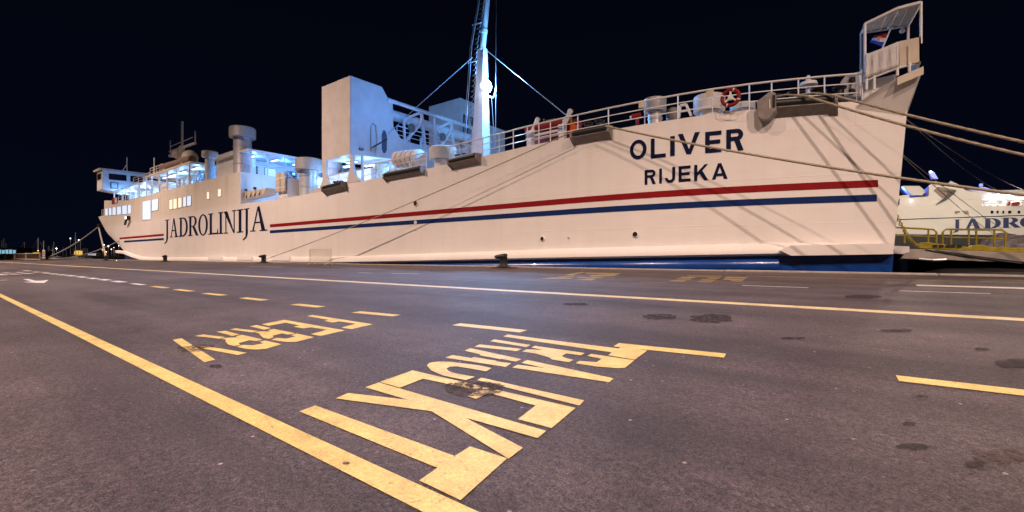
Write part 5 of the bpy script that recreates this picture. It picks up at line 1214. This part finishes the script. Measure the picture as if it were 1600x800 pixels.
for dz, m in ((1.28, 'redp'), (.95, 'redp'), (.6, 'grey')): MB().box((a.x, 13.955, zb3+dz), (2.0, .02, .12)).build('text_line', m, sg)
# things over the water: placed by direction and distance, standing on the water or on the far mole
def far(x, D): 
    r = ray(x, 400); return Vector((r[0]*D, r[1]*D, 0))
mole = MB(); A, B, C_, D_ = far(-60, 330), far(260, 330), far(260, 420), far(-60, 420)
mole.prism([(p.x, p.y, -2.5) for p in (A, B, C_, D_)], (0, 0, 2.9)); struct(mole, 'marina_mole', 'dark')
litb = mat('kiosk_lit_panel', (.6, .8, .9), .3, emit=.6, ecol=(.42, .78, 1.0)); lity = mat('kiosk_warm_panel', (.9, .6, .1), .3, emit=.8, ecol=(1, .58, .05)); lits = mat('lit_blue_sign', (.2, .25, .9), .3, emit=1.6, ecol=(.18, .22, 1.0))
def kiosk(x0, x1, y0, y1, D, m, lab, n=5):
    s_ = D/FPX; c = far((x0+x1)/2, D); w = (x1-x0)*s_; h = (y1-y0)*s_; z0 = max(.4, EYE+(400-y1)*s_) if D > 300 else EYE+(400-y1)*s_
    t = empty('waterside_kiosk', (c.x, c.y, z0), lab, 'kiosk'); R = Matrix.Rotation(PHI, 3, 'Z')
    def bx(dx, dy, dz, sx, sy, sz, name, mm): MB().box(Vector((c.x, c.y, z0))+R@Vector((dx, dy, dz)), (sx, sy, sz), mtx=R).build(name, mm, t)
    bx(0, 2, h*.5, w, 4, h, 'wall', 'dark'); bx(0, 1.6, h*1.05, w*1.05, 5, h*.12, 'roof', 'dark')
    for i in range(n):
        ph = h*(.62 if i % 3 else .5); bx(w*((i+.5)/n-.5), -.05, h*.5, w/n*.8, .08, ph, 'lit_window', m)
    for i in range(n+1): bx(w*(i/n-.5), -.12, h*.5, w*.02, .1, h*.9, 'post', 'white')
kiosk(-14, 26, 388, 399, 120, litb, 'long waterside stall glowing pale blue at the left edge', 7)
kiosk(50, 62, 393, 400, 150, lity, 'small stall glowing yellow left of the notice board', 3)
kiosk(116, 129, 391, 402, 330, lity, 'yellow lit harbour building beyond the slanting rope', 4)
kiosk(137, 150, 395, 400, 335, mat('kiosk_white_panel', (.8, .8, .8), .4, emit=.35, ecol=(.9, .9, 1)), 'small white lit hut on the far mole', 3)
c = far(40, 140); sgn = empty('lit_sign', (c.x, c.y, .4), 'small glowing blue sign above the fence', 'sign')
R = Matrix.Rotation(PHI, 3, 'Z'); s_ = 140/FPX
MB().box((c.x, c.y, EYE+10*s_), (6.5*s_, .2, 2.6*s_), mtx=R).build('panel', lits, sgn); MB().box(Vector((c.x, c.y, EYE+10*s_))+R@Vector((0, .15, 0)), (7.5*s_, .2, 3.6*s_), mtx=R).build('frame', 'dark', sgn)
MB().box((c.x, c.y, EYE+4*s_), (.25, .25, 9*s_)).build('post', 'dark', sgn)
# sailing boats
def make_boat():
    t = empty('sailing_boat', (0, 0, -1.6), 'sailing boat', 'boat', 'sailing boats moored in the marina')
    B = Vector((0, 0, -1.6)); vs = []; n = 9
    for i in range(n):
        u = i/(n-1); w = 1.6*math.sin(math.pi*min(1, .22+u*.78))**.7 if u < 1 else .02
        for z, k in ((-.4, .15), (.2, .75), (1.1+.25*u*u, 1.0)):
            for s_ in (-1, 1): vs.append(B+Vector((-5+10*u+(.6*u if z > .5 else 0), s_*w*k, z)))
    fs = []
    for i in range(n-1):
        a, b = i*6, (i+1)*6
        fs += [(a, b, b+2, a+2), (a+2, b+2, b+4, a+4), (a+5, b+5, b+3, a+3), (a+3, b+3, b+1, a+1), (a+4, b+4, b+5, a+5), (a+1, b+1, b, a)]
    fs += [(0, 2, 4, 5, 3, 1), tuple((n-1)*6+k for k in (1, 3, 5, 4, 2, 0))]
    MB().add(vs, fs).build('hull', 'white', t, smooth=40)
    MB().add([B+Vector(v) for v in ((-1.5, -.9, 1.1), (2.2, -.6, 1.2), (2.2, .6, 1.2), (-1.5, .9, 1.1), (-1.4, -.7, 1.75), (1.4, -.45, 1.65), (1.4, .45, 1.65), (-1.4, .7, 1.75))], [(0, 1, 5, 4), (1, 2, 6, 5), (2, 3, 7, 6), (3, 0, 4, 7), (4, 5, 6, 7)]).build('cabin', 'white', t)
    MB().tube([B+Vector((.8, 0, 1.2)), B+Vector((.8, 0, 14))], [.12, .09], 8).build('mast', 'rail', t)
    MB().tube([B+Vector((.8, 0, 2.5)), B+Vector((-3.6, 0, 2.6))], .16, 8).build('boom', 'canvas', t)
    for z in (6, 10): MB().tube([B+Vector((.8, -.7, z)), B+Vector((.8, .7, z))], .03, 6).build('spreader', 'rail', t)
    for a, b in (((5.4, 0, 1.4), (.8, 0, 13.5)), ((-4.9, 0, 1.3), (.8, 0, 14))): MB().tube([B+Vector(a), B+Vector(b)], .02, 5).build('stay', 'wire', t)
    return t
boat0 = make_boat(); rnd = random.Random(11)
spots = [(1, 376, 'leftmost tall mast'), (4, 372, ''), (8, 380, ''), (16, 386, ''), (36, 378, ''), (57, 371, 'twin'), (60.5, 373, ''), (70, 376, ''), (77, 385, ''), (81, 387, ''), (86, 378, ''), (90, 384, ''), (97, 386, ''), (104, 390, ''), (117, 363, ''), (128, 374, ''), (138, 388, '')]
words = ['at the left frame edge', 'second from the left frame edge', 'behind the pale blue stall', 'right of the pale blue stall', 'behind the glowing blue sign', 'with a bright tall mast behind the yellow stall', 'with a slimmer mast just right of the brightest mast', 'behind the notice board', 'with a short mast right of the notice board', 'second of three close short masts', 'with a slightly taller mast amid the short ones', 'last of the close short masts', 'with a dim short mast left of the slanting rope', 'with a low dim mast where the slanting rope crosses', 'with the tallest mast above the yellow harbour building', 'with a lamp near its mast right of the harbour building', 'with a short mast by the white hut']
for i, (x, yt, _) in enumerate(spots):
    o = boat0 if i == 0 else dup(boat0); D = 245+45*rnd.random(); P = far(x, D); h = (400-yt)*D/FPX+EYE+1.6; k_ = h/14.0
    o.location = (P.x, P.y, -1.6); o.rotation_euler = (0, 0, PHI+rnd.uniform(-.6, .6)+(math.pi if rnd.random() < .5 else 0)); o.scale = (min(1.2, k_), min(1.2, k_), k_)
    o['label'] = 'sailing boat in the marina, '+words[i]
# lamp posts on the mole and lights behind the bow
def lamp_post(x, y, D, col, pw, lab, r=.35, emit='tube'):
    r = r*.72; P = far(x, D); z = EYE+(400-y)*D/FPX; t = empty('street_lamp', (P.x, P.y, .4), lab, 'street lamp', 'lamps along the marina mole')
    MB().tube([(P.x, P.y, .4), (P.x, P.y, z)], .09, 8).build('pole', 'grey', t); MB().lathe((P.x, P.y, z), [(.05, -r), (r, -r*.5), (r, r*.4), (.1, r)], 12).build('lantern', emit, t)
    if pw: lamp('mole_lamp', (P.x, P.y-.0, z-1.0), pw, col, .2)
M['warmglow'] = mat('sodium_lantern', (1, .7, .3), .3, emit=4, ecol=(1, .60, .22)); M['coolglow'] = mat('white_lantern', (1, 1, 1), .3, emit=4, ecol=(.85, .92, 1.0))
for a in ((110, 372.6, 325, (.8, .9, 1), 2600, 'cold white lamp above the slanting rope', .42, 'coolglow'), (123, 374.8, 325, (.8, .9, 1), 2600, 'cold white lamp right of the tallest mast', .42, 'coolglow'),
        (59.5, 392.2, 240, (1, .7, .4), 1500, 'warm lamp on the yellow stall', .40, 'warmglow'), (162.5, 382.6, 335, (.8, .9, 1), 1500, 'cold lamp left in the cluster of lights under the bow', .5, 'coolglow'), (169, 384.5, 330, (1, .6, .25), 2500, 'brightest orange lamp in the cluster under the bow', .75, 'warmglow'),
        (185.5, 384.2, 340, (1, .8, .6), 500, 'small pale lamp nearest the bow plating', .35, 'coolglow'), (174, 389.5, 335, (1, .6, .25), 900, 'low orange lamp in the cluster under the bow', .40, 'warmglow'), (181, 392, 335, (1, .7, .4), 500, 'low right orange lamp under the bow', .3, 'warmglow'), (160, 390.5, 335, (1, .6, .4), 500, 'low left reddish lamp under the bow', .3, 'warmglow'), (166, 393.5, 335, (1, .6, .3), 500, 'lowest orange lamp under the bow', .35, 'warmglow'), (178, 387, 335, (1, .6, .3), 400, 'middle small orange lamp under the bow', .3, 'warmglow'),
        (88, 388, 300, (1, .85, .8), 1800, 'pinkish lamp low between the short masts', .38, 'coolglow'), (66, 393.5, 260, (1, .9, .8), 1200, 'white lamp right of the yellow stall', .3, 'coolglow')): lamp_post(*a)
for x0, D in ((20, 210), (75, 215), (130, 230)):
    P = far(x0, D); lamp('marina_fill', (P.x, P.y, 9), 5200, (1, .8, .65), .3)  # unseen fill over the water, added to bring out the boats' masts
